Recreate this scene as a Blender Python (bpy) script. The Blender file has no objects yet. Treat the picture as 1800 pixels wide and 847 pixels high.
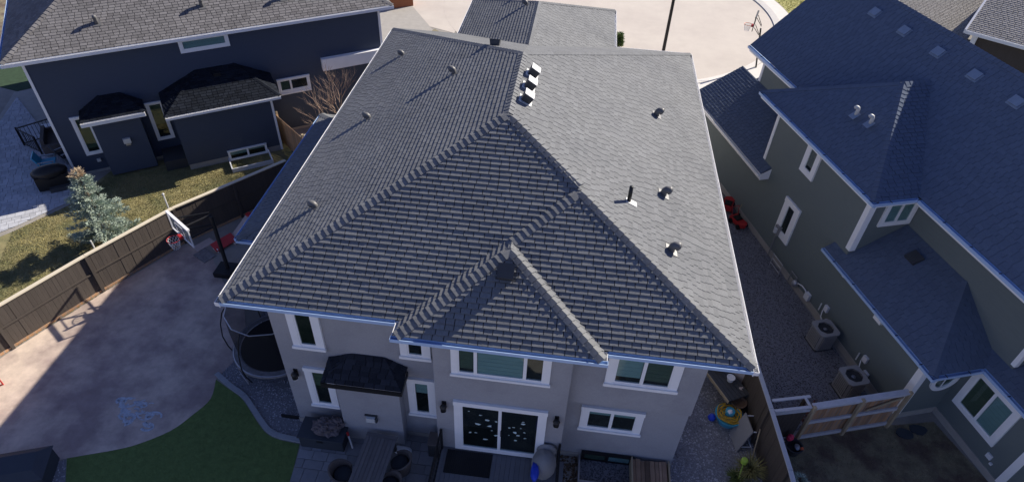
import bpy, math, random
from mathutils import Vector, Matrix
from mathutils.noise import noise as mnoise
random.seed(7)
R = math.radians
scene = bpy.context.scene
COL = scene.collection

# ------------------------------------------------------------------ camera
CAM_H = 18.0
def _cam():
    p, r, y = R(40.94), R(2.79), R(-5.016)
    fw = Vector((math.sin(y)*math.cos(p), math.cos(y)*math.cos(p), -math.sin(p)))
    r0 = Vector((math.cos(y), -math.sin(y), 0)); u0 = r0.cross(fw)
    rt = math.cos(r)*r0 + math.sin(r)*u0
    up = rt.cross(fw)
    return rt, up, fw
CRT, CUP, CFW = _cam()
cd = bpy.data.cameras.new('camera'); cam = bpy.data.objects.new('camera', cd); COL.objects.link(cam)
M = Matrix((CRT, CUP, -CFW)).transposed().to_4x4(); M.translation = Vector((0, 0, CAM_H)); cam.matrix_world = M
cd.sensor_fit = 'HORIZONTAL'; cd.sensor_width = 36; cd.lens = 36*1131.1/1800; cd.clip_start = .1; cd.clip_end = 3000
scene.camera = cam
def pix(P):
    d = Vector(P) - Vector((0, 0, CAM_H)); z = d.dot(CFW)
    if z < .1: return (-9e9, -9e9, z)
    return (900 + 1131.1*d.dot(CRT)/z, 423.5 - 1131.1*d.dot(CUP)/z, z)

# ------------------------------------------------------------------ light
SUN_AZ, SUN_EL = 48.0, 28.7
w = bpy.data.worlds.new('World'); scene.world = w; w.use_nodes = True
nt = w.node_tree; nt.nodes.clear()
out = nt.nodes.new('ShaderNodeOutputWorld'); bg = nt.nodes.new('ShaderNodeBackground'); sky = nt.nodes.new('ShaderNodeTexSky')
sky.sky_type = 'NISHITA'; sky.sun_disc = False; sky.sun_elevation = R(SUN_EL); sky.sun_rotation = R(SUN_AZ)
sky.altitude = 1100; sky.air_density = 1.0; sky.dust_density = .5; sky.ozone_density = 3.5
bg.inputs['Strength'].default_value = .076
wb = nt.nodes.new('ShaderNodeMix'); wb.data_type = 'RGBA'; wb.blend_type = 'MULTIPLY'; wb.inputs[0].default_value = 1   # the camera's white balance of the open shade
wb.inputs[7].default_value = (1.0, .84, 1.02, 1); nt.links.new(sky.outputs[0], wb.inputs[6]); nt.links.new(wb.outputs[2], bg.inputs[0]); nt.links.new(bg.outputs[0], out.inputs[0])
sd = bpy.data.lights.new('sun', 'SUN'); sd.energy = 5.0; sd.angle = R(.5); sd.color = (1, .92, .80)
sun = bpy.data.objects.new('sun', sd); COL.objects.link(sun)
sv = Vector((math.sin(R(SUN_AZ))*math.cos(R(SUN_EL)), math.cos(R(SUN_AZ))*math.cos(R(SUN_EL)), math.sin(R(SUN_EL))))
sun.rotation_euler = sv.to_track_quat('Z', 'Y').to_euler(); sun.location = sv*60
scene.view_settings.view_transform = 'Standard'; scene.view_settings.look = 'None'
scene.view_settings.exposure = 0.80; scene.view_settings.gamma = 1

# ------------------------------------------------------------------ materials
def mat(name, col, rough=.8, amt=.12, scale=6, bump=0., bscale=None, metal=0., spec=.4, island=0., col2=None, c2scale=1.5, c2lo=.45, c2hi=.6, stretch=None):
    """principled with noise colour variation; island = value variation per piece; col2 = blotches of a second colour (stains)"""
    m = bpy.data.materials.new(name); m.use_nodes = True; t = m.node_tree; N = t.nodes; L = t.links
    b = N['Principled BSDF']; b.inputs['Roughness'].default_value = rough; b.inputs['Metallic'].default_value = metal
    b.inputs['Specular IOR Level'].default_value = spec
    tc = N.new('ShaderNodeTexCoord'); src = tc.outputs['Object']
    if stretch:
        mp = N.new('ShaderNodeMapping'); mp.inputs['Scale'].default_value = stretch; L.new(src, mp.inputs[0]); src = mp.outputs[0]
    nz = N.new('ShaderNodeTexNoise'); nz.inputs['Scale'].default_value = scale; nz.inputs['Detail'].default_value = 6; nz.inputs['Roughness'].default_value = .65
    L.new(src, nz.inputs['Vector'])
    mr = N.new('ShaderNodeMapRange'); mr.inputs[1].default_value = .25; mr.inputs[2].default_value = .75
    mr.inputs[3].default_value = 1-amt; mr.inputs[4].default_value = 1+amt; L.new(nz.outputs[0], mr.inputs[0])
    val = mr.outputs[0]
    if island:
        g = N.new('ShaderNodeNewGeometry'); oi = N.new('ShaderNodeObjectInfo')
        a = N.new('ShaderNodeMath'); a.operation = 'ADD'; L.new(g.outputs['Random Per Island'], a.inputs[0]); L.new(oi.outputs['Random'], a.inputs[1])
        f = N.new('ShaderNodeMath'); f.operation = 'FRACT'; L.new(a.outputs[0], f.inputs[0])
        r2 = N.new('ShaderNodeMapRange'); r2.inputs[3].default_value = 1-island; r2.inputs[4].default_value = 1+island; L.new(f.outputs[0], r2.inputs[0])
        mm = N.new('ShaderNodeMath'); mm.operation = 'MULTIPLY'; L.new(val, mm.inputs[0]); L.new(r2.outputs[0], mm.inputs[1]); val = mm.outputs[0]
    base = None
    if col2:
        n2 = N.new('ShaderNodeTexNoise'); n2.inputs['Scale'].default_value = c2scale; n2.inputs['Detail'].default_value = 5; n2.inputs['Roughness'].default_value = .6
        L.new(src, n2.inputs['Vector'])
        r3 = N.new('ShaderNodeMapRange'); r3.inputs[1].default_value = c2lo; r3.inputs[2].default_value = c2hi; L.new(n2.outputs[0], r3.inputs[0])
        mx = N.new('ShaderNodeMix'); mx.data_type = 'RGBA'; mx.inputs[6].default_value = (*col, 1); mx.inputs[7].default_value = (*col2, 1)
        L.new(r3.outputs[0], mx.inputs[0]); base = mx.outputs[2]
    vm = N.new('ShaderNodeVectorMath'); vm.operation = 'SCALE'
    if base: L.new(base, vm.inputs[0])
    else: vm.inputs[0].default_value = col
    L.new(val, vm.inputs['Scale']); L.new(vm.outputs[0], b.inputs['Base Color'])
    if bump:
        nb = N.new('ShaderNodeTexNoise'); nb.inputs['Scale'].default_value = bscale or scale*4; nb.inputs['Detail'].default_value = 4; L.new(src, nb.inputs['Vector'])
        bp = N.new('ShaderNodeBump'); bp.inputs['Strength'].default_value = 1; bp.inputs['Distance'].default_value = bump
        L.new(nb.outputs[0], bp.inputs['Height']); L.new(bp.outputs[0], b.inputs['Normal'])
    return m

def glass_mat(name, tint, refl=.06):
    m = bpy.data.materials.new(name); m.use_nodes = True; t = m.node_tree; N = t.nodes; L = t.links; N.clear()
    o = N.new('ShaderNodeOutputMaterial'); tr = N.new('ShaderNodeBsdfTransparent'); gl = N.new('ShaderNodeBsdfGlossy'); mx = N.new('ShaderNodeMixShader')
    tr.inputs[0].default_value = (*tint, 1); gl.inputs['Roughness'].default_value = .03
    g = N.new('ShaderNodeNewGeometry'); dp = N.new('ShaderNodeVectorMath'); dp.operation = 'DOT_PRODUCT'   # Schlick reflectance, the same from both faces
    L.new(g.outputs['Normal'], dp.inputs[0]); L.new(g.outputs['Incoming'], dp.inputs[1])
    ab = N.new('ShaderNodeMath'); ab.operation = 'ABSOLUTE'; L.new(dp.outputs['Value'], ab.inputs[0])
    om = N.new('ShaderNodeMath'); om.operation = 'SUBTRACT'; om.inputs[0].default_value = 1; L.new(ab.outputs[0], om.inputs[1])
    pw_ = N.new('ShaderNodeMath'); pw_.operation = 'POWER'; pw_.inputs[1].default_value = 5; L.new(om.outputs[0], pw_.inputs[0])
    fr = N.new('ShaderNodeMapRange'); fr.inputs[3].default_value = refl; fr.inputs[4].default_value = 1; L.new(pw_.outputs[0], fr.inputs[0])
    L.new(fr.outputs[0], mx.inputs[0]); L.new(tr.outputs[0], mx.inputs[1]); L.new(gl.outputs[0], mx.inputs[2]); L.new(mx.outputs[0], o.inputs[0])
    return m
def net_mat(name, col, alpha):
    m = bpy.data.materials.new(name); m.use_nodes = True; t = m.node_tree; N = t.nodes; L = t.links; N.clear()
    o = N.new('ShaderNodeOutputMaterial'); tr = N.new('ShaderNodeBsdfTransparent'); df = N.new('ShaderNodeBsdfDiffuse'); mx = N.new('ShaderNodeMixShader')
    df.inputs[0].default_value = (*col, 1); mx.inputs[0].default_value = alpha
    L.new(tr.outputs[0], mx.inputs[1]); L.new(df.outputs[0], mx.inputs[2]); L.new(mx.outputs[0], o.inputs[0]); return m

MT = dict(
    stucco=mat('stucco', (.365, .365, .385), .9, .10, 25, .012, 90, col2=(.325, .325, .345), c2scale=.7),
    trim=mat('white_trim', (.88, .88, .88), .5, .04, 3),
    vinyl=mat('window_vinyl', (.88, .88, .88), .35, .02, 3),
    shingle=mat('roof_shingle', (.182, .188, .194), .95, .2, 30, .002, 300, spec=.12, island=.09, col2=(.158, .164, .172), c2scale=.45, c2lo=.4, c2hi=.65),
    shingle_l=mat('weathered_shingle', (.172, .166, .166), .95, .16, 40, .002, 300, spec=.12, island=.2),
    shingle_r=mat('sky_tinted_shingle', (.112, .140, .195), .9, .14, 40, .002, 300, spec=.12, island=.06),  # grey shingle with the blue of sky-lit shade put into its colour
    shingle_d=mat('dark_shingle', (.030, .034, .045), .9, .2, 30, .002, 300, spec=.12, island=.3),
    shingle_p=mat('pale_shingle', (.36, .34, .31), .95, .1, 30, .002, 300, spec=.12, island=.1),
    verge=mat('verge_grass', (.44, .42, .15), .9, .25, 2, island=.3),
    shingle_x=mat('shade_dark_shingle', (.014, .017, .024), .95, .2, 30, .002, 300, spec=.08, island=.3),  # near-black colour stands in for shade over the left bay roofs
    bluegrey=mat('blue_grey_metal', (.20, .25, .33), .5, .1, 6),
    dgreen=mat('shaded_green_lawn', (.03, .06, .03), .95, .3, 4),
    deck=mat('roof_felt', (.02, .02, .022), .95, .1, 20),
    gutter_b=mat('sky_tinted_gutter', (.40, .54, .76), .4, .06, 5),  # white gutter in shade, its blue sky reflection put into the colour
    gutter_w=mat('white_gutter', (.80, .80, .80), .4, .05, 4),
    soffit=mat('soffit', (.5, .5, .5), .7, .03, 5),
    black=mat('black_metal', (.012, .012, .013), .45, .1, 10),
    darkgrey=mat('dark_grey', (.05, .052, .056), .6, .1, 8),
    vent=mat('vent_metal', (.13, .13, .13), .45, .1, 8),
    ventw=mat('pale_vent_metal', (.6, .6, .58), .4, .06, 8),
    glass=glass_mat('window_glass', (.76, .83, .83)),
    room=mat('dark_room', (.014, .015, .014), .8, .5, 2, col2=(.05, .045, .038), c2scale=1.6, c2lo=.52, c2hi=.62),
    blind=mat('green_blind', (.46, .60, .60), .7, .05, 3),
    curtain=mat('olive_curtain', (.16, .19, .13), .8, .1, 4),
    lsiding=mat('navy_siding', (.052, .068, .105), .75, .08, 2.5, .003, 30, stretch=(1, 1, 12)),
    rsiding=mat('olive_siding', (.15, .178, .175), .75, .07, 2.5, .003, 30, stretch=(1, 1, 12)),
    concrete=mat('concrete', (.36, .34, .31), .9, .1, 3, .003, 50),
    ground=mat('dry_ground', (.29, .27, .24), .95, .2, 1.2, .01, 20),
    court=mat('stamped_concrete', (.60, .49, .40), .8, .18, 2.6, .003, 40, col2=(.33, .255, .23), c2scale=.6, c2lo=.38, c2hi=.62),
    street=mat('street_concrete', (.55, .50, .44), .9, .05, 1.2, .002, 40, col2=(.50, .45, .40), c2scale=.25, c2lo=.4, c2hi=.65),
    curb=mat('pale_curb', (.66, .63, .58), .9, .07, 3),
    edging=mat('edging_concrete', (.32, .33, .34), .9, .1, 6, .003, 60),
    turf=mat('artificial_turf', (.125, .185, .055), .95, .25, 5, .006, 120),
    blade=mat('turf_blade', (.135, .20, .06), .8, .2, 3, island=.4),
    lawn=mat('autumn_lawn', (.24, .21, .10), .95, .3, 3, .01, 60, col2=(.15, .15, .07), c2scale=.8),
    lblade=mat('dry_grass_blade', (.30, .26, .11), .85, .2, 1, island=.45, col2=(.17, .17, .07), c2scale=.7),
    dlawn=mat('patchy_lawn', (.235, .205, .13), .95, .3, 3, .01, 60, col2=(.13, .095, .07), c2scale=.9),
    dblade=mat('dull_grass_blade', (.27, .235, .145), .85, .2, 1, island=.5, col2=(.16, .125, .095), c2scale=.9),
    gbed=mat('gravel_bed', (.20, .20, .215), .95, .3, 12, .01, 80),
    stone=mat('gravel_stone', (.33, .325, .34), .9, .25, 1.2, island=.5, col2=(.22, .215, .23), c2scale=1.1),
    dstone=mat('dark_gravel_stone', (.12, .115, .125), .9, .2, 6, island=.5),
    rstone=mat('red_mulch', (.15, .06, .04), .9, .2, 6, island=.5),
    paver=mat('patio_paver', (.26, .26, .27), .9, .1, 6, .003, 60, island=.16),
    lpaver=mat('warm_paver', (.42, .43, .46), .9, .1, 6, .003, 60, island=.14),
    fenceb=mat('brown_fence', (.072, .059, .050), .75, .14, 3, .002, 60, island=.08, stretch=(6, 6, .6)),
    fencecap=mat('cream_cap', (.62, .55, .42), .7, .06, 4),
    fencecap_g=mat('grey_cap', (.40, .42, .46), .6, .06, 4),
    cedar=mat('cedar_board', (.42, .235, .12), .85, .2, 2, .003, 60, island=.25, stretch=(6, 6, .5), col2=(.30, .23, .18), c2scale=3),
    greywood=mat('weathered_rail', (.52, .52, .54), .85, .12, 3, stretch=(2, 2, 2)),
    tan=mat('tan_timber', (.42, .33, .21), .85, .15, 3),
    timber=mat('reclaimed_timber', (.30, .19, .12), .85, .2, 3, .003, 60, island=.5),
    deckboard=mat('composite_deck', (.17, .17, .18), .8, .06, 3, island=.05),
    matrub=mat('door_mat', (.022, .022, .024), .9, .3, 30),
    wicker=mat('grey_wicker', (.12, .10, .09), .85, .2, 40, .004, 120),
    cushion=mat('charcoal_cushion', (.035, .04, .05), .9, .1, 10),
    tableslat=mat('table_slat', (.15, .14, .14), .7, .12, 6, island=.1),
    planter=mat('resin_box', (.042, .05, .062), .65, .08, 6),
    tarp=mat('bundled_canvas', (.12, .10, .105), .8, .25, 6, .01, 30),
    trampmat=mat('trampoline_mat', (.01, .01, .011), .8, .2, 6),
    padding=mat('worn_padding', (.20, .19, .19), .7, .4, 10),
    net=net_mat('enclosure_net', (.03, .03, .033), .5),
    galv=mat('galvanised_steel', (.42, .42, .44), .35, .08, 8, metal=.6),
    grey=mat('grey_plastic', (.24, .235, .235), .6, .08, 6),
    ac=mat('condenser_paint', (.34, .33, .32), .6, .06, 5),
    white=mat('white_plastic', (.75, .75, .76), .5, .04, 6),
    red=mat('red_plastic', (.45, .03, .03), .45, .08, 6),
    pink=mat('neon_pink', (.85, .06, .14), .5, .05, 6),
    orange=mat('orange_plastic', (.75, .16, .06), .5, .05, 6),
    blue=mat('blue_plastic', (.02, .06, .55), .4, .08, 6),
    aqua=mat('aqua_plastic', (.06, .36, .52), .45, .08, 6),
    yellow=mat('yellow_hose', (.45, .28, .03), .5, .12, 10),
    lime=mat('lime_plastic', (.35, .50, .06), .5, .08, 6),
    bark=mat('bark', (.14, .10, .075), .9, .3, 12, .01, 40),
    twig=mat('pale_twig', (.36, .26, .2), .9, .2, 8),
    needle=mat('blue_spruce_needle', (.36, .43, .36), .8, .2, 3, island=.35),
    needle2=mat('spruce_needle_tip', (.46, .36, .24), .8, .2, 3, island=.35),
    leaf=mat('leaf', (.10, .13, .03), .8, .2, 6, island=.4),
    grassp=mat('feather_grass', (.22, .20, .07), .8, .2, 6, island=.4),
    brownleaf=mat('fallen_leaf', (.13, .085, .05), .9, .2, 6, island=.5),
    board=net_mat('clear_backboard', (.55, .6, .62), .14),
    copper=mat('rust_brick', (.30, .11, .05), .85, .12, 6),
    cloth=mat('pale_cloth', (.5, .42, .38), .9, .12, 5),
    sticker=mat('window_cling', (.55, .68, .70), .6, .15, 5),
    chalk=mat('blue_chalk', (.46, .50, .55), .95, .35, 14),
    slabw=mat('white_slab', (.66, .68, .72), .6, .04, 6),
)

# ------------------------------------------------------------------ object helpers
WM = {}
def reg(o, parent, local):
    COL.objects.link(o)
    if parent is not None:
        o.parent = parent; WM[o] = WM[parent].copy()
    else: WM[o] = Matrix.Identity(4)
def thing(name, label, cat, loc=(0, 0, 0), rotz=0., group=None):
    o = bpy.data.objects.new(name, None); COL.objects.link(o); o.empty_display_size = .2
    o.location = loc; o.rotation_euler = (0, 0, rotz); WM[o] = Matrix.Translation(Vector(loc)) @ Matrix.Rotation(rotz, 4, 'Z')
    o['label'] = label; o['category'] = cat
    if group: o['group'] = group
    return o
def tag(o, label, cat, group=None):
    o['label'] = label; o['category'] = cat
    if group: o['group'] = group
    return o
def copy_tree(o, parent=None):
    c = o.copy(); COL.objects.link(c); c.parent = parent; WM[c] = WM[o]
    for ch in list(o.children): copy_tree(ch, c)
    return c
class B:
    def __init__(s): s.v = []; s.f = []
    def add(s, vs, fs):
        k = len(s.v); s.v += [tuple(x) for x in vs]; s.f += [tuple(i+k for i in f) for f in fs]; return s
    def ob(s, o, a, b, c):
        o, a, b, c = map(Vector, (o, a, b, c))
        if a.cross(b).dot(c) < 0: a, b = b, a
        vs = [o, o+a, o+a+b, o+b, o+c, o+a+c, o+a+b+c, o+b+c]
        return s.add(vs, [(3, 2, 1, 0), (4, 5, 6, 7), (0, 1, 5, 4), (1, 2, 6, 5), (2, 3, 7, 6), (3, 0, 4, 7)])
    def bx(s, x0, x1, y0, y1, z0, z1): return s.ob((x0, y0, z0), (x1-x0, 0, 0), (0, y1-y0, 0), (0, 0, z1-z0))
    def wb(s, fr, a0, a1, b0, b1, z0, z1):
        O, u, n = fr; O = Vector(O); u = Vector(u); n = Vector(n)
        return s.ob(O+u*a0+n*b0+Vector((0, 0, z0)), u*(a1-a0), n*(b1-b0), (0, 0, z1-z0))
    def prism(s, poly, z0, z1):
        n = len(poly); ar = sum(poly[i][0]*poly[(i+1) % n][1]-poly[(i+1) % n][0]*poly[i][1] for i in range(n))
        if ar < 0: poly = poly[::-1]
        return s.add([(p[0], p[1], z0) for p in poly]+[(p[0], p[1], z1) for p in poly],
                     [tuple(range(n-1, -1, -1)), tuple(range(n, 2*n))]+[(i, (i+1) % n, n+(i+1) % n, n+i) for i in range(n)])
    def poly(s, pts): return s.add(pts, [tuple(range(len(pts)))])
    def tube(s, pts, r, n=6, closed=False):
        pts = [Vector(p) for p in pts]; m = len(pts); rs = r if isinstance(r, (list, tuple)) else [r]*m
        k = len(s.v); prev = None
        for i, p in enumerate(pts):
            if closed: t = pts[(i+1) % m]-pts[i-1]
            else: t = pts[min(i+1, m-1)]-pts[max(i-1, 0)]
            t = t.normalized() if t.length > 1e-9 else Vector((0, 0, 1))
            a = prev if prev is not None else (Vector((0, 0, 1)) if abs(t.z) < .9 else Vector((1, 0, 0)))
            a = (a - t*a.dot(t)); a = a.normalized() if a.length > 1e-6 else t.orthogonal().normalized()
            prev = a; b = t.cross(a)
            for j in range(n):
                q = 2*math.pi*j/n; s.v.append(tuple(p+(a*math.cos(q)+b*math.sin(q))*rs[i]))
        for i in range(m if closed else m-1):
            for j in range(n):
                A = k+i*n; Bq = k+((i+1) % m)*n; s.f.append((A+j, A+(j+1) % n, Bq+(j+1) % n, Bq+j))
        if not closed:
            s.f.append(tuple(k+j for j in range(n-1, -1, -1))); s.f.append(tuple(k+(m-1)*n+j for j in range(n)))
        return s
    def lathe(s, c, prof, n=16, cap=True):
        k = len(s.v); c = Vector(c)
        for r, z in prof:
            for j in range(n):
                q = 2*math.pi*j/n; s.v.append((c.x+r*math.cos(q), c.y+r*math.sin(q), c.z+z))
        for i in range(len(prof)-1):
            for j in range(n): s.f.append((k+i*n+j, k+i*n+(j+1) % n, k+(i+1)*n+(j+1) % n, k+(i+1)*n+j))
        if cap:
            s.f.append(tuple(k+j for j in range(n-1, -1, -1))); s.f.append(tuple(k+(len(prof)-1)*n+j for j in range(n)))
        return s
    def blob(s, c, rx, ry, rz, nseg=14, nr=9, amp=.15, fr=2., zmin=-1e9, seed=0):
        k = len(s.v); c = Vector(c)
        for i in range(nr+1):
            th = math.pi*i/nr
            for j in range(nseg):
                q = 2*math.pi*j/nseg; d = Vector((math.sin(th)*math.cos(q), math.sin(th)*math.sin(q), math.cos(th)))
                e = 1+amp*mnoise(d*fr+Vector((seed, 0, 0)))
                s.v.append((c.x+d.x*rx*e, c.y+d.y*ry*e, max(zmin, c.z+d.z*rz*e)))
        for i in range(nr):
            for j in range(nseg): s.f.append((k+i*nseg+j, k+(i+1)*nseg+j, k+(i+1)*nseg+(j+1) % nseg, k+i*nseg+(j+1) % nseg))
        return s
    def mesh(s, name, m):
        me = bpy.data.meshes.new(name); me.from_pydata(s.v, [], s.f); me.materials.append(MT[m] if isinstance(m, str) else m); me.update(); return me
    def build(s, name, m, parent=None, local=True, smooth=False, label=None, kind=None):
        if parent is not None and not local:
            inv = WM[parent].inverted(); s.v = [tuple(inv @ Vector(p)) for p in s.v]
        o = bpy.data.objects.new(name, s.mesh(name, m)); reg(o, parent, local)
        if smooth:
            for p in o.data.polygons: p.use_smooth = True
        if label: o['label'] = label
        if kind: o['kind'] = kind
        return o
def recentre(o):
    """put the origin of a parentless mesh at its base centre"""
    vs = o.data.vertices; n = len(vs)
    c = Vector((sum(v.co.x for v in vs)/n, sum(v.co.y for v in vs)/n, min(v.co.z for v in vs)))
    for v in vs: v.co -= c
    o.location = o.location + c; return o
def structure(name, b, m): return b.build(name, m, kind='structure')

# ------------------------------------------------------------------ roofs
WID = (.22, .25, .28, .32)
def clip(poly, q):
    """Sutherland-Hodgman: clip poly by convex q (ccw), 2-D tuples"""
    for i in range(len(q)):
        a, b = q[i], q[(i+1) % len(q)]; outp = []
        for j in range(len(poly)):
            p, r = poly[j], poly[(j+1) % len(poly)]
            dp = (b[0]-a[0])*(p[1]-a[1])-(b[1]-a[1])*(p[0]-a[0]); dr = (b[0]-a[0])*(r[1]-a[1])-(b[1]-a[1])*(r[0]-a[0])
            if dp >= 0: outp.append(p)
            if (dp > 0 and dr < 0) or (dp < 0 and dr > 0):
                t = dp/(dp-dr); outp.append((p[0]+(r[0]-p[0])*t, p[1]+(r[1]-p[1])*t))
        poly = outp
        if len(poly) < 3: return []
    return poly
def area2(p): return .5*sum(p[i][0]*p[(i+1) % len(p)][1]-p[(i+1) % len(p)][0]*p[i][1] for i in range(len(p)))
class Roof:
    """collects shingles and caps of one house; flush() makes the pieces that show largest single parts, the rest one part"""
    def __init__(s, part, m, n_single=300, e=.145, t=.016): s.part = part; s.m = m; s.jit = .004; s.ns = n_single; s.e = e; s.t = t; s.items = []; s.caps = []
    def plane(s, pts, t=None, keep=None):
        t = t or s.t
        P = [Vector(p) for p in pts]
        n = (P[1]-P[0]).cross(P[2]-P[0])
        for i in range(len(P)):
            nn = (P[(i+1) % len(P)]-P[i]).cross(P[(i+2) % len(P)]-P[i])
            if nn.length > n.length: n = nn
        n.normalize()
        if n.z < 0: n = -n
        u = Vector((0, 0, 1)).cross(n).normalized(); v = n.cross(u)
        o = min(P, key=lambda p: p.z)
        q = [((p-o).dot(u), (p-o).dot(v)) for p in P]
        if area2(q) < 0: q = q[::-1]
        lo = min(a[0] for a in q); hi = max(a[0] for a in q); vm = max(a[1] for a in q)
        r = 0; rnd = random.Random(len(s.items)+17)
        while r*s.e < vm:
            v0 = r*s.e-.012; L = s.e+.016; x = lo-rnd.random()*.3
            while x < hi:
                wd = rnd.choice(WID); rect = [(x, v0), (x+wd-.02, v0), (x+wd-.02, v0+L), (x, v0+L)]
                c = clip(rect, q) if v0 > 0 else clip([(a, max(b, 1e-4)) for a, b in rect], q)
                if len(c) > 2 and abs(area2(c)) > .002:
                    full = abs(abs(area2(c))-(wd-.02)*L) < 1e-5
                    w0 = o+u*(x+wd/2)+v*(v0+L/2)
                    jit = (rnd.random()-.4)*s.jit
                    s.items.append((c, o, u, v, n, x, v0, L, wd, full, w0, t+jit))
                x += wd
            r += 1
    def flush(s, soft=None):
        W = WM[s.part]
        def score(it):
            p = W @ it[10]; a, b, z = pix(p)
            if not (0 < a < 1800 and 0 < b < 847): return 0
            nn = (W.to_3x3() @ it[4]); d = Vector((0, 0, CAM_H))-p
            return max(0., nn.dot(d.normalized()))/(z*z)*it[8]
        full = sorted([i for i in range(len(s.items)) if s.items[i][9]], key=lambda i: -score(s.items[i]))[:s.ns]
        single = set(i for i in full if score(s.items[i]) > 0)
        cache = {}; st = B()
        for i, (c, o, u, v, n, x, v0, L, wd, fl, w0, t) in enumerate(s.items):
            h = lambda b: t*(1-(b-v0)/L)+.003
            if i in single:
                if wd not in cache:
                    b = B(); W_ = wd-.02; T = s.t
                    b.add([(0, 0, -.004), (W_, 0, -.004), (W_, L, -.004), (0, L, -.004), (0, 0, T+.003), (W_, 0, T+.003), (W_, L, .003), (0, L, .003)],
                          [(4, 5, 6, 7), (0, 1, 5, 4), (1, 2, 6, 5), (2, 3, 7, 6), (3, 0, 4, 7)])
                    cache[wd] = b.mesh('shingle', s.m)
                ob = bpy.data.objects.new('shingle', cache[wd]); COL.objects.link(ob); ob.parent = s.part
                m4 = Matrix((u, v, n)).transposed().to_4x4(); m4.translation = o+u*x+v*v0; ob.matrix_local = m4
                sc = t/s.t; ob.scale.z = sc
                continue
            k = len(c)
            top = [o+u*a+v*b+n*h(b) for a, b in c]; bot = [o+u*a+v*b-n*.004 for a, b in c]
            st.add(top+bot, [tuple(range(k))]+[(j+k, (j+1) % k+k, (j+1) % k, j) for j in range(k)])
        if st.f: st.build('shingle', s.m, s.part, kind='stuff')
        # caps
        rest = B(); cc = sorted(s.caps, key=lambda c: pix(W @ c[0])[2])
        for j, (p, me, verts, faces) in enumerate(cc):
            a, b, z = pix(W @ p)
            if j < 280 and 0 < a < 1800 and 0 < b < 847 and z < 30:
                ob = bpy.data.objects.new('ridge_cap', me); COL.objects.link(ob); ob.parent = s.part; ob.location = p
            else: rest.add([p+q for q in verts], faces)
        if rest.f: rest.build('ridge_cap', s.m, s.part, kind='stuff')
    def cap(s, A, Bp, n1, n2, e=.19, hw=.14, rise=.03, m=None):
        A = Vector(A); Bp = Vector(Bp); n1 = Vector(n1).normalized(); n2 = Vector(n2).normalized()
        d = (Bp-A); Ln = d.length; d.normalize(); na = (n1+n2).normalized()
        c1 = n1.cross(d); c1 = c1 if c1.dot(n2) < 0 else -c1
        c2 = n2.cross(d); c2 = c2 if c2.dot(n1) < 0 else -c2
        if abs(n1.dot(n2)) > .999: return
        vs = []
        for sx, ri in ((0, rise), (e+.05, .012)):
            o = d*sx
            vs += [o+na*(ri+.012), o+c1*hw+n1*ri, o+c2*hw+n2*ri, o+c1*hw-n1*.01, o+c2*hw-n2*.01, o-na*.01]
        fs = [(0, 6, 7, 1), (0, 2, 8, 6), (1, 7, 9, 3), (2, 4, 10, 8), (0, 1, 3, 5), (0, 5, 4, 2), (6, 11, 9, 7), (6, 8, 10, 11)]
        if vs[0].z > -9 and (vs[6]-vs[0]).cross(vs[7]-vs[0]).dot(na) < 0: fs = [f[::-1] for f in fs]
        b = B(); b.add(vs, fs); me = b.mesh('ridge_cap', m or s.m)
        for i in range(int(Ln/e)): s.caps.append((A+d*(i*e+.01), me, vs, fs))
def pn(pts):
    P = [Vector(p) for p in pts]; best = Vector((0, 0, 0))
    for i in range(len(P)):
        nn = (P[(i+1) % len(P)]-P[i]).cross(P[(i+2) % len(P)]-P[i])
        if nn.length > best.length: best = nn
    best.normalize(); return best if best.z > 0 else -best
def deck_polys(polys, drop=.004):
    b = B()
    for p in polys:
        n = pn(p); b.poly([Vector(q)-n*drop for q in p])
    return b
def gutter(par, a, b_, out, mname, w=.105, h=.105, top=-.02, seam=None):
    """a gutter along a->b_ hung outside the eave, open trough: outer lip, floor, back"""
    a = Vector(a)+Vector((0, 0, top)); b_ = Vector(b_)+Vector((0, 0, top)); o = Vector(out).normalized(); d = b_-a
    g = B()
    g.ob(a+o*(w-.014), d, o*.014, (0, 0, -h)); g.ob(a+Vector((0, 0, -h)), d, o*(w-.014), (0, 0, -.014)); g.ob(a-o*.022, d, o*.022, (0, 0, -h-.05))
    L = d.length; dn = d.normalized()
    g.ob(a+Vector((0, 0, -h)), dn*.012, o*(w-.014), (0, 0, h)); g.ob(b_-dn*.012+Vector((0, 0, -h)), dn*.012, o*(w-.014), (0, 0, h))
    gt = g.build('gutter', mname, par)
    if seam:
        k = B(); i = seam*.5
        while i < L: k.ob(a+dn*i+o*.004+Vector((0, 0, .004)), dn*.03, o*(w), (0, 0, -.012)); i += seam
        k.build('gutter_strap', 'darkgrey', gt)
    return gt

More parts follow.
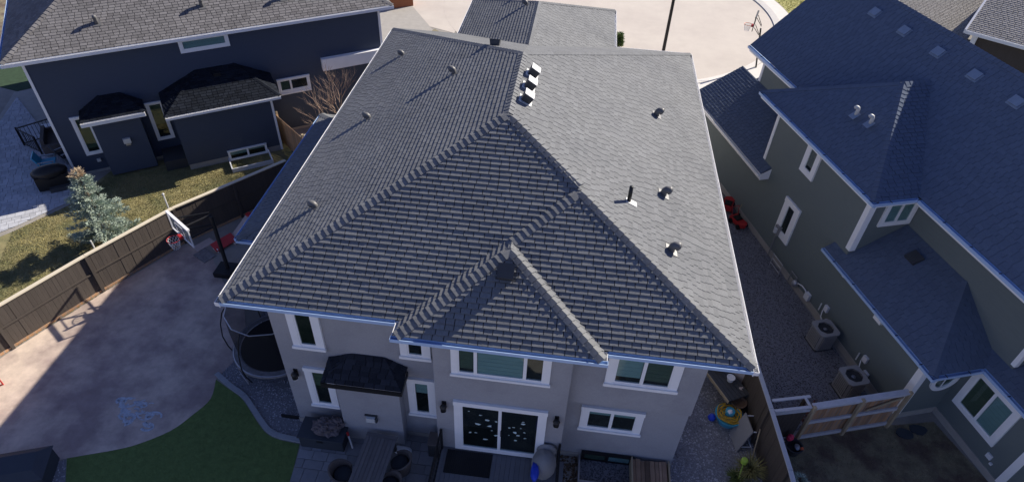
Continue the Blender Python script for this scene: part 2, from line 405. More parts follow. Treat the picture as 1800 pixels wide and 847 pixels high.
# ------------------------------------------------------------------ windows
def window(par, fr, a0, a1, z0, z1, cols=(1,), t=.16, sill=True, fill=(), tb=None, th=None, depth=.07, name='window', handle=None, m='trim'):
    """trim boards round a sashed opening on a wall; fr = (point on wall, along, outward); fill per pane: (blind share, material)"""
    tb = t if tb is None else tb; th = t*.8 if th is None else th
    b = B(); d0 = -.01
    b.wb(fr, a0, a0+t, d0, depth, z0+tb, z1-th); b.wb(fr, a1-t, a1, d0, depth, z0+tb, z1-th)
    b.wb(fr, a0-.015, a1+.015, d0, depth+.015, z1-th, z1); b.wb(fr, a0, a1, d0, depth, z0, z0+tb)
    wd = b.build(name, m, par)
    if sill: B().wb(fr, a0-.03, a1+.03, depth, depth+.05, z0+tb*.35, z0+tb*.8).build('sill', m, wd)
    ia0, ia1, iz0, iz1 = a0+t, a1-t, z0+tb, z1-th
    B().wb(fr, ia0, ia1, .002, .006, iz0, iz1).build('interior', 'room', wd)
    tot = sum(cols); x = ia0; sw = .045
    for i, c in enumerate(cols):
        x2 = x+(ia1-ia0)*c/tot; s = B()
        s.wb(fr, x, x+sw, .004, depth-.012, iz0, iz1); s.wb(fr, x2-sw, x2, .004, depth-.012, iz0, iz1)
        s.wb(fr, x+sw, x2-sw, .004, depth-.012, iz0, iz0+sw); s.wb(fr, x+sw, x2-sw, .004, depth-.012, iz1-sw, iz1)
        s.build('sash', 'black' if m == 'black' else 'vinyl', wd)
        B().wb(fr, x+sw, x2-sw, depth-.04, depth-.034, iz0+sw, iz1-sw).build('pane', 'glass', wd)
        if i < len(fill) and fill[i]:
            sh, mm = fill[i]
            if sh > 0:
                zt = iz1-sw; zb = zt-(zt-iz0-sw)*sh; bb = B(); k = 0; sl = .075
                while zt-k*sl > zb+.01:
                    bb.wb(fr, x+sw+.01, x2-sw-.01, .008, .014 if k % 2 else .017, max(zb, zt-(k+1)*sl+.004), zt-k*sl); k += 1
                bb.build('blind', mm, wd)
        x = x2
    return wd

# ================================================================== MAIN HOUSE
H = thing('house', 'grey stucco two storey house with the big shingled hip roof in the middle', 'house', (-1.6, 18.2, 0))
def hb(b, name, m, par=None, **k): return b.build(name, m, par or H, local=False, **k)
off = Vector((-1.6, 18.2, 0))
def l(p): return Vector(p)-off          # world -> house coordinates
FW = lambda y: ((l((0, y, 0))), (1, 0, 0), (0, -1, 0))     # a wall facing the back yard at world y; along = world x
hb(B().bx(-7.42, 4.22, 10.93, 26.4, 0, 5.98), 'wall', 'stucco')
hb(B().bx(-2.82, .79, 10.33, 10.95, 0, 5.97), 'wall', 'stucco')
hb(B().bx(.79, 4.17, 10.66, 10.95, 3.13, 5.97), 'wall', 'stucco')
hb(B().bx(-4.6, 1.1, 26.38, 30.9, 0, 5.97), 'wall', 'stucco')
hb(B().bx(-10.5, -7.40, 16.35, 24.0, 0, 2.9), 'wall', 'stucco')
hb(B().bx(-7.44, 4.24, 10.90, 26.0, 0, .22), 'foundation', 'concrete')
# roof planes (world coordinates)
EV = 6.1; FY = 27.2
A_ = (-1.6, 15.23, 9.244); D_ = (-1.6, 19.04, 9.244)
ML = [(-8.15, 10.28, EV), A_, D_, (-8.15, FY, EV)]
MR = [(4.95, 10.08, EV), (4.95, FY, EV), D_, A_, (.51, 13.52, 8.23)]
RL = [(-8.15, 10.28, EV), (-3.55, 10.28, EV), (.51, 13.64, 8.23), A_]
RR = [(1.42, 10.08, EV), (4.95, 10.08, EV), (.51, 13.43, 8.23), (-1.065, 12.13, 7.405)]
BR = [(-3.55, 9.78, EV), (1.42, 9.78, EV), (-1.065, 11.835, 7.405)]
BL1 = [(-3.55, 9.78, EV), (-1.065, 11.835, 7.405), (-1.065, 12.335, 7.405), (-3.55, 10.28, EV)]
BL2 = [(-1.065, 12.13, 7.405), (.51, 13.43, 8.23), (.51, 13.64, 8.23), (-1.065, 12.335, 7.405)]
BT = [(1.42, 9.78, EV), (1.42, 10.08, EV), (-1.065, 12.13, 7.405), (-1.065, 11.835, 7.405)]
GB = (-1.75, 22.90, 7.756); GA = (-1.75, 27.36, 7.756)
FL_ = [(-8.15, FY, EV), (-5.2, FY, EV), GB, D_]
FR_ = [(1.7, FY, EV), (4.95, FY, EV), D_, GB]
GL = [(-5.2, FY, EV), GB, GA, (-5.2, 31.5, EV)]
GR = [(1.7, FY, EV), (1.7, 31.5, EV), GA, GB]
GF = [(-5.2, 31.5, EV), GA, (1.7, 31.5, EV)]
main_planes = [ML, MR, RL, RR, BR, BL1, BL2, BT, FL_, FR_, GL, GR, GF]
main_planes = [[l(p) for p in q] for q in main_planes]
roof = deck_polys(main_planes).build('roof', 'deck', H)
rf = Roof(roof, 'shingle', 300)
for i, q in enumerate(main_planes): rf.plane(q, t=.007 if i in (1, 9, 11) else (.023 if i in (0, 10) else .029))
nML, nMR, nRL = pn(ML), pn(MR), pn(RL); nBL, nBT, nFP, nGL, nGR = pn(BL1), pn(BT), pn(FL_), pn(GL), pn(GR)
rf.cap(l(ML[0]), l(A_), nML, nRL, rise=.045, hw=.15)
rf.cap(l((4.95, 10.08, EV)), l((.51, 13.43, 8.23)), nMR, nRL, rise=.06); rf.cap(l((.51, 13.64, 8.23)), l(A_), nMR, nRL, rise=.06)
rf.cap(l(A_), l(D_), nML, nMR)
rf.cap(l((-8.15, FY, EV)), l(D_), nML, nFP, hw=.13); rf.cap(l((4.95, FY, EV)), l(D_), nMR, nFP, hw=.13)
rf.cap(l(BR[0]), l(BR[2]), nBL, nRL, rise=.045, hw=.15); rf.cap(l(BL2[0]), l(BL2[1]), nBL, nRL, rise=.045, hw=.15)
rf.cap(l(BR[1]), l(BR[2]), nBT, nRL, hw=.14, rise=.06); rf.cap(l((-1.065, 11.85, 7.405)), l((-1.065, 12.3, 7.405)), nBL, nBT)
rf.cap(l(GA), l(GB), nGL, nGR, hw=.12); rf.cap(l((-5.2, 31.5, EV)), l(GA), nGL, pn(GF), hw=.12); rf.cap(l((1.7, 31.5, EV)), l(GA), nGR, pn(GF), hw=.12)
# low side roof over the one-storey wing
LP = [(-11.03, 15.8, 3), (-7.45, 19.2, 4.07), (-7.45, 21.2, 4.07), (-11.03, 24.5, 3)]
LR_ = [(-11.03, 15.8, 3), (-7.45, 15.8, 3), (-7.45, 19.2, 4.07)]; LF_ = [(-11.03, 24.5, 3), (-7.45, 21.2, 4.07), (-7.45, 24.5, 3)]
low = [[l(p) for p in q] for q in (LP, LR_, LF_)]
lowroof = deck_polys(low).build('low_roof', 'deck', H)
rl_ = Roof(lowroof, 'shingle', 0)
for q in low: rl_.plane(q)
rl_.cap(low[0][0], low[0][1], pn(LP), pn(LR_)); rl_.cap(low[0][3], low[0][2], pn(LP), pn(LF_), hw=.15)
rl_.flush()
rf.flush()
# soffits and gutters
sf = B()
for q in ([(-8.1, 10.33), (-3.5, 10.33), (-3.5, 9.83), (1.37, 9.83), (1.37, 10.13), (4.9, 10.13), (4.9, FY-.05), (-8.1, FY-.05)],): sf.poly([l((x, y, EV-.16)) for x, y in q])
sf.poly([l(p) for p in ((-5.15, FY, EV-.165), (1.65, FY, EV-.165), (1.65, 31.45, EV-.165), (-5.15, 31.45, EV-.165))])
sf.poly([l(p) for p in ((-11, 15.85, 2.87), (-7.45, 15.85, 2.87), (-7.45, 24.4, 2.87), (-11, 24.4, 2.87))])
sf.build('soffit', 'soffit', H)
G = lambda a, b, o, m, **k: gutter(H, l(a), l(b), o, m, **k)
G((-8.15, 10.28, EV), (-3.67, 10.28, EV), (0, -1, 0), 'gutter_b'); G((-3.67, 9.78, EV), (1.54, 9.78, EV), (0, -1, 0), 'gutter_b')
G((1.54, 10.08, EV), (4.95, 10.08, EV), (0, -1, 0), 'gutter_b')
G((-3.55, 9.79, EV), (-3.55, 10.27, EV), (-1, 0, 0), 'gutter_w'); G((1.42, 9.79, EV), (1.42, 10.07, EV), (1, 0, 0), 'gutter_w')
G((-8.15, 10.17, EV), (-8.15, FY, EV), (-1, 0, 0), 'gutter_w'); G((4.95, 9.97, EV), (4.95, FY, EV), (1, 0, 0), 'gutter_w')
G((-8.15, FY, EV), (-5.3, FY, EV), (0, 1, 0), 'gutter_w'); G((1.8, FY, EV), (4.95, FY, EV), (0, 1, 0), 'gutter_w')
G((-5.2, FY, EV), (-5.2, 31.5, EV), (-1, 0, 0), 'gutter_w'); G((1.7, FY+.13, EV), (1.7, 31.5, EV), (1, 0, 0), 'gutter_w')
G((-11.03, 15.8, 3), (-11.03, 24.5, 3), (-1, 0, 0), 'gutter_b'); G((-11.03, 15.8, 3), (-7.45, 15.8, 3), (0, -1, 0), 'gutter_b')
# valley metal flashing (pale) right of the small rear hip: the narrow sunlit slope keeps its shingles; drip edge strip on top
# windows on the back
fw = FW(10.93)
dk, ol, gr = (1., 'room'), (.95, 'curtain'), (1., 'blind')
window(H, fw, -6.90, -6.00, 3.72, 5.80, t=.2, fill=[None])
window(H, fw, -6.82, -5.98, 1.02, 2.90, t=.18, fill=[(.45, 'curtain')])
window(H, fw, -3.86, -3.02, 3.84, 5.20, t=.2, fill=[None])
window(H, fw, -3.78, -2.95, 1.18, 2.98, t=.19, fill=[(.34, 'blind')])
fbw = FW(10.33)
window(H, fbw, -2.33, .25, 4.16, 5.78, cols=(1, 2.75, 1.05), t=.17, fill=[(.9, 'curtain'), (1., 'blind'), (.1, 'blind')])
fur = FW(10.66)
window(H, fur, 1.68, 3.56, 4.07, 5.72, cols=(1, 1), t=.21, fill=[(.85, 'blind'), (.9, 'curtain')])
window(H, fw, 1.26, 3.03, 1.52, 2.68, cols=(1, 1), t=.19, fill=[(.22, 'blind'), (.22, 'blind')])
# patio door
pdoor = window(H, fbw, -2.30, .30, .68, 3.04, cols=(1, 1), t=.2, tb=.14, sill=False, fill=[None, None], name='sliding_door')
B().wb(fbw, -.965, -.93, .06, .1, 1.65, 1.9).build('handle', 'black', pdoor)
B().wb(fbw, -2.10, -1.95, .05, .052, .86, 1.55)
rr = random.Random(3); stk = []
def cling(cx, cz, r):
    b = B(); pts = []
    k = rr.choice((5, 6, 7))
    for i in range(k):
        q = 2*math.pi*i/k; e = .75*r*(.45+.8*rr.random()); pts.append((cx+e*1.25*math.cos(q), cz+e*.8*math.sin(q)))
    O, u, n = fbw; u = Vector(u); n = Vector(n)
    vs = [O+u*x+n*.0385+Vector((0, 0, z)) for x, z in pts]+[O+u*x+n*.041+Vector((0, 0, z)) for x, z in pts]
    b.add(vs, [tuple(range(k, 2*k))]+[(i, (i+1) % k, k+(i+1) % k, k+i) for i in range(k)]); b.build('window_cling', 'sticker', pdoor)
for cx, cz, r in ((-1.62, 2.05, .1), (-1.28, 2.02, .08), (-1.85, 1.58, .06), (-1.68, 1.6, .05), (-1.4, 1.32, .08), (-1.08, 1.58, .07), (-1.35, 2.3, .08), (-1.1, 2.28, .05), (-1.55, 2.5, .05), (-1.88, 2.62, .03), (-1.22, 1.8, .04),
                  (-.55, 1.85, .11), (-.45, 1.72, .07), (-.35, 2.42, .05), (-.35, 2.33, .07), (-.72, 2.05, .05), (-.6, 2.1, .04), (-.28, 1.9, .05), (-.72, 1.68, .03), (-.25, 1.62, .05), (-.52, 1.45, .07), (-.4, 2.1, .03)): cling(cx, cz, r)
# wall lamps
def wall_lamp(x, y, z):
    f = FW(y); b = B(); b.wb(f, x-.06, x+.06, -.01, .03, z-.16, z+.16); b.wb(f, x-.02, x+.02, .03, .12, z+.08, z+.12)
    w_ = b.build('wall_lamp', 'black', H)
    c = l((x, y-.13, z-.12)); B().lathe(c, [(.07, -.02), (.085, 0), (.085, .16), (.1, .18), (.06, .24), (.015, .27)], 10).build('lantern', 'black', w_)
    B().lathe(c, [(.055, -.06), (.06, -.022)], 10).build('glass_shade', 'white', w_)
wall_lamp(-2.58, 10.33, 2.75); wall_lamp(.57, 10.33, 2.7); wall_lamp(-7.1, 10.93, 2.55)
# fireplace chase with its own small hip roof
ch = hb(B().bx(-5.78, -3.94, 10.55, 10.95, 0, 3.3), 'chimney_chase', 'stucco')
CF = [(-5.98, 10.18, 3.28), (-3.72, 10.18, 3.28), (-4.35, 10.92, 3.74), (-5.3, 10.92, 3.74)]
CL = [(-5.98, 10.18, 3.28), (-5.3, 10.92, 3.74), (-5.98, 10.92, 3.46)]; CR = [(-3.72, 10.18, 3.28), (-3.72, 10.92, 3.42), (-4.35, 10.92, 3.74)]
cq = [[l(p) for p in q] for q in (CF, CL, CR)]
cr = deck_polys(cq).build('chase_roof', 'deck', H); cr_ = Roof(cr, 'shingle_d', 40)
for q in cq: cr_.plane(q, t=.02)
cr_.flush()
hb(B().bx(-5.99, -3.71, 10.15, 10.178, 3.1, 3.27).bx(-5.99, -5.965, 10.18, 10.9, 3.1, 3.27).bx(-3.735, -3.71, 10.18, 10.9, 3.1, 3.27), 'fascia', 'black', cr)
cvb = B(); f = FW(10.55); cvb.wb(f, -5.0, -4.74, 0, .13, 1.2, 1.4); cv = cvb.build('flue_hood', 'ventw', ch)
B().wb(f, -5.06, -4.68, -.005, .05, 1.405, 1.45).wb(f, -4.73, -4.69, 0, .09, 1.16, 1.4).build('flashing', 'darkgrey', cv); B().wb(f, -4.98, -4.76, .01, .1, 1.12, 1.195).build('louvre', 'grey', cv)
# basement window and its well
window(H, FW(10.89), 1.5, 3.06, -.05, .42, cols=(1, 1), t=.05, tb=.04, th=.05, sill=False, fill=[(1, 'curtain'), (1, 'blind')], name='basement_window', m='black')
hb(B().bx(1.42, 1.47, 10.0, 10.9, 0, .2).bx(3.09, 3.14, 10.0, 10.9, 0, .2).bx(1.47, 3.09, 10.0, 10.05, 0, .2), 'window_well', 'galv')
# roof vents
def orient(n):
    n = Vector(n).normalized(); u = Vector((0, 0, 1)).cross(n).normalized(); v = n.cross(u); return u, v, n
def goose(p, n, mt='vent', h=.0, r=.085, q=.085):
    """gooseneck exhaust: flashing plate, standpipe and a hood curved towards the eave"""
    u, v, n = orient(n); p = l(p); b = B(); b.ob(p-u*.17-v*.17-n*.005, u*.34, v*.34, n*.028); vt = b.build('roof_vent', 'vent', roof)
    z = Vector((0, 0, 1)); dn = -v; dn = Vector((dn.x, dn.y, 0)).normalized()
    pts = [p-z*.03, p+z*h] + [p+z*h+z*(q*math.sin(a))+dn*(q-q*math.cos(a)) for a in (R(35), R(70), R(105), R(140))]
    B().tube(pts, [r*.95, r*.95, r, r*1.1, r*1.2, r*1.25], 14).build('exhaust_hood', mt, vt, smooth=True)
    e = pts[-1]; d = (pts[-1]-pts[-2]).normalized(); B().tube([e, e+d*.006], r*1.14, 14).build('hood_opening', 'black', vt)
for p in ((-6.69, 23.2, 6.8), (-3.9, 19.38, 8.14), (-6.59, 18.23, 6.85), (-6.69, 13.4, 6.8)): goose(p, nML, h=.03 if p[0] < -5 else .1)
for p in ((2.98, 19.85, 7.045), (2.95, 15.28, 7.06), (3.02, 12.9, 7.026)): goose(p, nMR, h=.08, r=.1, q=.1)
for p in ((-2.25, 29.6), (-2.3, 27.6)): goose((p[0], p[1], EV+.48*(p[0]+5.2)), nGL, h=.06)
u, v, n = orient(nMR); p = l((1.86, 14.07, EV+.48*(4.95-1.86)))
vt = B().ob(p-u*.1-v*.24-n*.004, u*.2, v*.34, n*.03).build('roof_vent', 'ventw', roof)
B().tube([p-Vector((0, 0, .05)), p+Vector((0, 0, .5))], .055, 12).build('stack_pipe', 'black', vt, smooth=True)
def boxvent(p, n, s=.36, h=.2, m='vent', tilt=1):
    u, v, n = orient(n); p = l(p); b = B(); b.ob(p-u*(s*.75)-v*(s*.75)-n*.004, u*s*1.5, v*s*1.5, n*.03); vt = b.build('roof_vent', m, roof)
    c = B(); q = p-u*s/2-v*s/2+n*.027
    vs = [q+u*0, q+u*s, q+u*s+v*s, q+v*s, q-v*.03-u*.03+n*h*.85, q+u*(s+.03)-v*.03+n*h*.85, q+u*(s+.03)+v*s+n*h, q-u*.03+v*s+n*h]
    c.add(vs, [(3, 2, 1, 0), (4, 5, 6, 7), (0, 1, 5, 4), (1, 2, 6, 5), (2, 3, 7, 6), (3, 0, 4, 7)]); c.build('vent_hood', 'darkgrey', vt); B().ob(vs[4]+n*.004, vs[5]-vs[4], vs[7]-vs[4], n*.015).build('lid', m, vt)
for p in ((-1.22, 17.95), (-1.24, 17.12), (-1.25, 16.31)): boxvent((p[0], p[1], EV+.48*(4.95-p[0])), nMR, .27, .25, 'ventw')  # pale lids, dark hoods: sunlit tops and shaded sides put into the colours
boxvent((-1.09, 11.32, EV+.635*(11.32-9.78)), nRL, .34, .3, 'darkgrey')
p = (-2.75, 20.9); boxvent((p[0], p[1], EV+.3853*(FY-p[1])), nFP, .3, .2, 'darkgrey')

# ================================================================== LEFT HOUSE
L_ = thing('house', 'dark navy sided house with weathered grey brown roof beyond the left fence', 'house', (-22.27, 21.95, 0), R(34.6))
B().bx(0, 15.1, 0, 11.5, 0, 5.62).build('wall', 'lsiding', L_)
B().bx(1.52, 3.42, -.8, .02, .12, 3.08).build('chimney_chase', 'lsiding', L_)
B().bx(4.72, 9.0, -1.65, .02, .3, 3.02).build('wall', 'lsiding', L_)
B().bx(4.74, 8.98, -1.63, .02, 0, .3).bx(.02, 15.0, -.02, 1, 0, .12).build('foundation', 'concrete', L_)
B().bx(3.75, 4.7, -1.3, -.02, 0, .5).build('steps', 'darkgrey', L_)
ex, ey = -.62, -.3
LRF = [[(ex, ey, 5.8), (15.75, ey, 5.8), (9.75, 5.7, 9.1), (5.38, 5.7, 9.1)], [(ex, ey, 5.8), (5.38, 5.7, 9.1), (ex, 11.7, 5.8)],
       [(15.75, ey, 5.8), (15.75, 11.7, 5.8), (9.75, 5.7, 9.1)], [(ex, 11.7, 5.8), (5.38, 5.7, 9.1), (9.75, 5.7, 9.1), (15.75, 11.7, 5.8)]]
lroof = deck_polys(LRF).build('roof', 'deck', L_); lr = Roof(lroof, 'shingle_l', 300, t=.016)
lr.plane(LRF[0]); lr.plane(LRF[1], t=.006); lr.plane(LRF[2])
lr.cap(LRF[0][0], LRF[0][3], pn(LRF[0]), pn(LRF[1]), rise=.035); lr.cap(LRF[0][1], LRF[0][2], pn(LRF[0]), pn(LRF[2]))
# hip roofs over the two bays
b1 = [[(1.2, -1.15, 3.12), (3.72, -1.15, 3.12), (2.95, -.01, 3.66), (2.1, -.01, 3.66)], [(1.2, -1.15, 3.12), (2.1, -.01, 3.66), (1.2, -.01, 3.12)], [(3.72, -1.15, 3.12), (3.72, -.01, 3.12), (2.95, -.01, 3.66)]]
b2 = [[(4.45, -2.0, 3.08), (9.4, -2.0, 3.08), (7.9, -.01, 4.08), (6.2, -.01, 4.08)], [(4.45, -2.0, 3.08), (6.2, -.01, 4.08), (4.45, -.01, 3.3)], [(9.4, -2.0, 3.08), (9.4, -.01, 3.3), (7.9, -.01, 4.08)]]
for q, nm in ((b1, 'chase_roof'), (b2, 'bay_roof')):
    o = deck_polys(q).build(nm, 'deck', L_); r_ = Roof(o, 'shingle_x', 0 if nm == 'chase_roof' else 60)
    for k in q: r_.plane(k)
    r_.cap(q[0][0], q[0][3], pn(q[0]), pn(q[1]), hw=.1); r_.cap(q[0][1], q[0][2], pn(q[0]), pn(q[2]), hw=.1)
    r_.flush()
    if nm == 'bay_roof':
        z = 3.08+.5*(1.45); B().bx(6.9, 7.2, -.55, -.3, 3.78, 3.98).build('roof_vent', 'black', o)
lr.flush()
gutter(L_, (ex, ey, 5.8), (15.75, ey, 5.8), (0, -1, 0), 'gutter_w', w=.14, h=.13)
gutter(L_, (ex, ey-.12, 5.8), (ex, 11.7, 5.8), (-1, 0, 0), 'gutter_b')
gutter(L_, (4.45, -2, 3.08), (9.4, -2, 3.08), (0, -1, 0), 'gutter_w'); gutter(L_, (1.2, -1.15, 3.12), (3.72, -1.15, 3.12), (0, -1, 0), 'gutter_w', h=.16)
B().poly([(ex+.03, ey+.03, 5.64), (15.7, ey+.03, 5.64), (15.7, 11.6, 5.64), (ex+.03, 11.6, 5.64)]).poly([(4.5, -1.95, 2.98), (9.35, -1.95, 2.98), (9.35, 0, 2.98), (4.5, 0, 2.98)]).poly([(1.24, -1.1, 3.05), (3.68, -1.1, 3.05), (3.68, 0, 3.05), (1.24, 0, 3.05)]).build('soffit', 'soffit', L_)
B().bx(-.03, .07, -.03, .07, .1, 5.6).build('corner_trim', 'trim', L_); B().bx(15.02, 15.13, -.03, .06, .1, 5.6).build('corner_trim', 'trim', L_)
B().bx(8.93, 9.03, -1.69, -1.6, .05, 2.97).build('corner_trim', 'trim', L_)
B().bx(11.9, 15.6, -.25, .0, 3.0, 3.6).build('band_board', 'trim', L_); B().bx(9.42, 11.2, -.1, .0, 2.06, 2.14).build('band_board', 'trim', L_)
fL = ((0, 0, 0), (1, 0, 0), (0, -1, 0))
window(L_, fL, .74, 1.5, .95, 2.9, t=.12, fill=[(.9, 'curtain')], sill=False)
window(L_, fL, 3.74, 4.5, .97, 2.93, t=.11, fill=[(.6, 'curtain')], sill=False)
window(L_, fL, 5.86, 7.96, 4.95, 5.6, t=.13, fill=[(1, 'blind')], sill=False)
window(L_, fL, 9.62, 11.2, 2.14, 2.9, t=.11, cols=(1, 1.6), fill=[(1, 'curtain'), None], sill=False)
f = ((0, -.8, 0), (1, 0, 0), (0, -1, 0)); b = B().wb(f, 2.45, 2.75, 0, .12, 1.62, 1.85); hd = b.build('flue_hood', 'ventw', L_); B().wb(f, 2.5, 2.7, .0, .08, 1.5, 1.61).build('louvre', 'galv', hd)
B().wb(fL, 1.05, 1.2, 0, .1, .55, .68).build('hose_tap', 'ventw', L_)
fL2 = ((0, -1.65, 0), (1, 0, 0), (0, -1, 0))
window(L_, fL2, 6.5, 8.3, .05, .6, t=.06, cols=(1, 1), sill=False, fill=[(.5, 'blind'), (.3, 'blind')], name='basement_window')
B().bx(6.45, 6.5, -2.7, -1.67, 0, .22).bx(8.3, 8.35, -2.7, -1.67, 0, .22).bx(6.5, 8.3, -2.7, -2.65, 0, .22).build('window_well', 'slabw', L_)
off_keep = off
def lvent(p, n, par, m='vent'):
    u, v, n = orient(n); p = Vector(p); vt = B().ob(p-u*.16-v*.16, u*.32, v*.32, n*.03).build('roof_vent', 'vent', par)
    z = Vector((0, 0, 1)); dn = Vector((-v.x, -v.y, 0)).normalized()
    pts = [p, p+z*.22]+[p+z*.22+z*(.12*math.sin(a))+dn*(.12-.12*math.cos(a)) for a in (R(40), R(80), R(125))]
    B().tube(pts, .085, 10).build('exhaust_hood', m, vt, smooth=True)
for p in ((3.06, .84), (7.28, .96), (10.8, .8)): lvent((p[0], p[1], 5.8+.55*(p[1]+.3)), pn(LRF[0]), lroof)

# ================================================================== RIGHT HOUSE
R_ = thing('house', 'dark green grey house with blue shade tinted roof on the right beside two air conditioners', 'house', (11.69, 13.78, 0), R(18.3))
B().bx(0, 9, 0, 16.6, .28, 2.96).build('wall', 'rsiding', R_); B().bx(0, 9, 4.6, 10.62, 2.96, 5.74).build('wall', 'rsiding', R_)
B().bx(1.9, 7.4, -.85, 15.3, 2.9, 5.73).build('wall', 'rsiding', R_); B().bx(1.6, 9.1, -9, .02, .28, 2.95).build('wall', 'rsiding', R_)
B().bx(-.02, 9, -.02, 16.5, 0, .28).bx(1.58, 9, -9, -.02, 0, .28).build('foundation', 'concrete', R_)
pm = .95; RX = 4.66; RZ = 5.9+pm*(RX-1.25)
RM = [(1.25, -8, 5.9), (1.25, 15.82, 5.9), (RX, 15.82, RZ), (RX, -8, RZ)]
RB = [(RX, -8, RZ), (RX, 15.82, RZ), (7.85, 15.82, 5.9), (7.85, -8, 5.9)]
AP = (2.39, 7.9, 7.99); VT = (3.45, 7.9, 7.99)
RL2 = [(-.4, 4.2, 5.9), AP, (-.4, 11.63, 5.9)]
RR2 = [(-.4, 4.2, 5.9), (1.3, 4.2, 5.9), VT, AP]
RF2 = [(-.4, 11.63, 5.9), AP, VT, (1.3, 11.63, 5.9)]
rroof = deck_polys([RM, RB]).build('roof', 'shingle_r', R_); r1 = Roof(rroof, 'shingle_r', 180, t=.008)
r1.plane(RM)
rgab = deck_polys([RL2, RR2, RF2]).build('cross_roof', 'shingle_r', R_); r2 = Roof(rgab, 'shingle_r', 120, t=.008)
r2.plane(RL2); r2.plane(RR2, t=.022); r2.plane(RF2)
r1.cap((RX, -8, RZ), (RX, 15.82, RZ), pn(RM), pn(RB)); r2.cap(RL2[0], AP, pn(RL2), pn(RR2)); r2.cap(RL2[2], AP, pn(RL2), pn(RF2)); r2.cap(AP, VT, pn(RR2), pn(RF2))
r1.flush(); r2.flush()
lz = 3.0
Q1 = [(-.35, -.5, lz), (1.9, 1.75, lz+1.35), (1.9, 5.3, lz+1.35), (-.35, 5.3, lz)]
Q2 = [(-.35, -.5, lz), (1.45, -.5, lz), (1.9, -.05, lz+.27), (1.9, 1.75, lz+1.35)]
Q3 = [(1.45, -.5, lz), (1.45, -9, lz), (4.6, -9, lz+1.89), (4.6, -.8, lz+1.89), (3.0, -.8, lz+.93), (1.9, -.05, lz+.27)]
Q3 = [(1.45, -.5, lz), (1.45, -9, lz), (4.6, -9, lz+1.89), (4.6, 2.65, lz+1.89)]
Q4 = [(-.42, 9.95, lz), (1.9, 9.95, lz+1.3), (1.9, 16.9, lz+1.3), (-.42, 16.9, lz)]
rlow = deck_polys([Q1, Q2, Q3]).build('low_roof', 'shingle_r', R_); r3 = Roof(rlow, 'shingle_r', 150, t=.008)
r3.plane(Q1); r3.plane(Q2); r3.plane(Q3); r3.cap(Q1[0], Q1[1], pn(Q1), pn(Q2), rise=.02); r3.flush()
rpor = deck_polys([Q4]).build('porch_roof', 'deck', R_); r4 = Roof(rpor, 'shingle_r', 40, t=.026); r4.plane(Q4); r4.flush()
RS = 1.15
gutter(R_, (1.25, -8, 5.9), (1.25, 4.08, 5.9), (-1, 0, 0), 'gutter_b', seam=RS); gutter(R_, (1.25, 11.75, 5.9), (1.25, 15.82, 5.9), (-1, 0, 0), 'gutter_b', seam=RS)
gutter(R_, (-.4, 4.08, 5.9), (-.4, 11.63, 5.9), (-1, 0, 0), 'gutter_b', seam=RS); gutter(R_, (-.4, 4.2, 5.9), (1.2, 4.2, 5.9), (0, -1, 0), 'gutter_b', seam=RS)
gutter(R_, (-.35, -.62, lz), (-.35, 5.3, lz), (-1, 0, 0), 'gutter_b', seam=RS); gutter(R_, (-.35, -.5, lz), (1.33, -.5, lz), (0, -1, 0), 'gutter_b', seam=.8); gutter(R_, (1.45, -9, lz), (1.45, -.5, lz), (-1, 0, 0), 'gutter_b', seam=RS)
gutter(R_, (-.42, 9.95, lz), (-.42, 16.9, lz), (-1, 0, 0), 'gutter_w', w=.1)
fa = B()   # white fascia boards under the gutters
fa.bx(1.27, 1.295, -8, 4.2, 5.62, 5.8).bx(1.27, 1.295, 11.75, 15.8, 5.62, 5.8).bx(-.375, -.35, 4.22, 11.6, 5.62, 5.8).bx(-.35, 1.27, 4.22, 4.245, 5.62, 5.8)
fa.bx(-.32, -.295, -.47, 5.3, 2.74, 2.93).bx(-.295, 1.42, -.47, -.445, 2.74, 2.93).bx(1.48, 1.505, -9, -.47, 2.74, 2.93).bx(-.4, -.375, 9.97, 16.85, 2.72, 2.9)
fa.build('fascia', 'trim', R_)
fa = B(); fa.add([(-.42, 9.93, 2.72), (-.42, 9.93, 2.98), (0, 9.93, 3.2), (0, 9.93, 2.72), (-.42, 9.9, 2.72), (-.42, 9.9, 2.98), (0, 9.9, 3.2), (0, 9.9, 2.72)], [(3, 2, 1, 0), (4, 5, 6, 7), (0, 1, 5, 4), (1, 2, 6, 5), (2, 3, 7, 6), (3, 0, 4, 7)]); fa.build('gable_return', 'trim', R_)
sf = B(); sf.poly([(1.3, -8, 5.63), (7.8, -8, 5.63), (7.8, 15.8, 5.63), (1.3, 15.8, 5.63)]).poly([(-.35, 4.25, 5.64), (1.9, 4.25, 5.64), (1.9, 11.6, 5.64), (-.35, 11.6, 5.64)])
sf.poly([(-.3, -.45, 2.9), (1.5, -.45, 2.9), (1.5, 5.25, 2.9), (-.3, 5.25, 2.9)]).poly([(1.5, -9, 2.91), (2, -9, 2.91), (2, -.4, 2.91), (1.5, -.4, 2.91)]).poly([(-.4, 10, 2.71), (.05, 10, 2.71), (.05, 16.8, 2.71), (-.4, 16.8, 2.71)]).build('soffit', 'soffit', R_)
for bb in ((-.03, .2, -.03, .2, .26, 2.73), (-.03, .2, 4.55, 4.76, 3.42, 5.63), (-.03, .08, 10.5, 10.65, 3.3, 5.63), (1.87, 1.98, 15.18, 15.33, 4.35, 5.62), (1.86, 2.0, -.88, -.74, 3.4, 5.62), (1.57, 1.7, -2.88, -2.66, .26, 2.72)):
    B().bx(*bb).build('corner_trim', 'trim', R_)
fX = lambda x: ((x, 0, 0), (0, 1, 0), (-1, 0, 0)); fY = lambda y: ((0, y, 0), (1, 0, 0), (0, -1, 0))
window(R_, fX(0), 7.5, 8.36, 4.3, 5.6, t=.2, fill=[(.85, 'cloth')], sill=False)
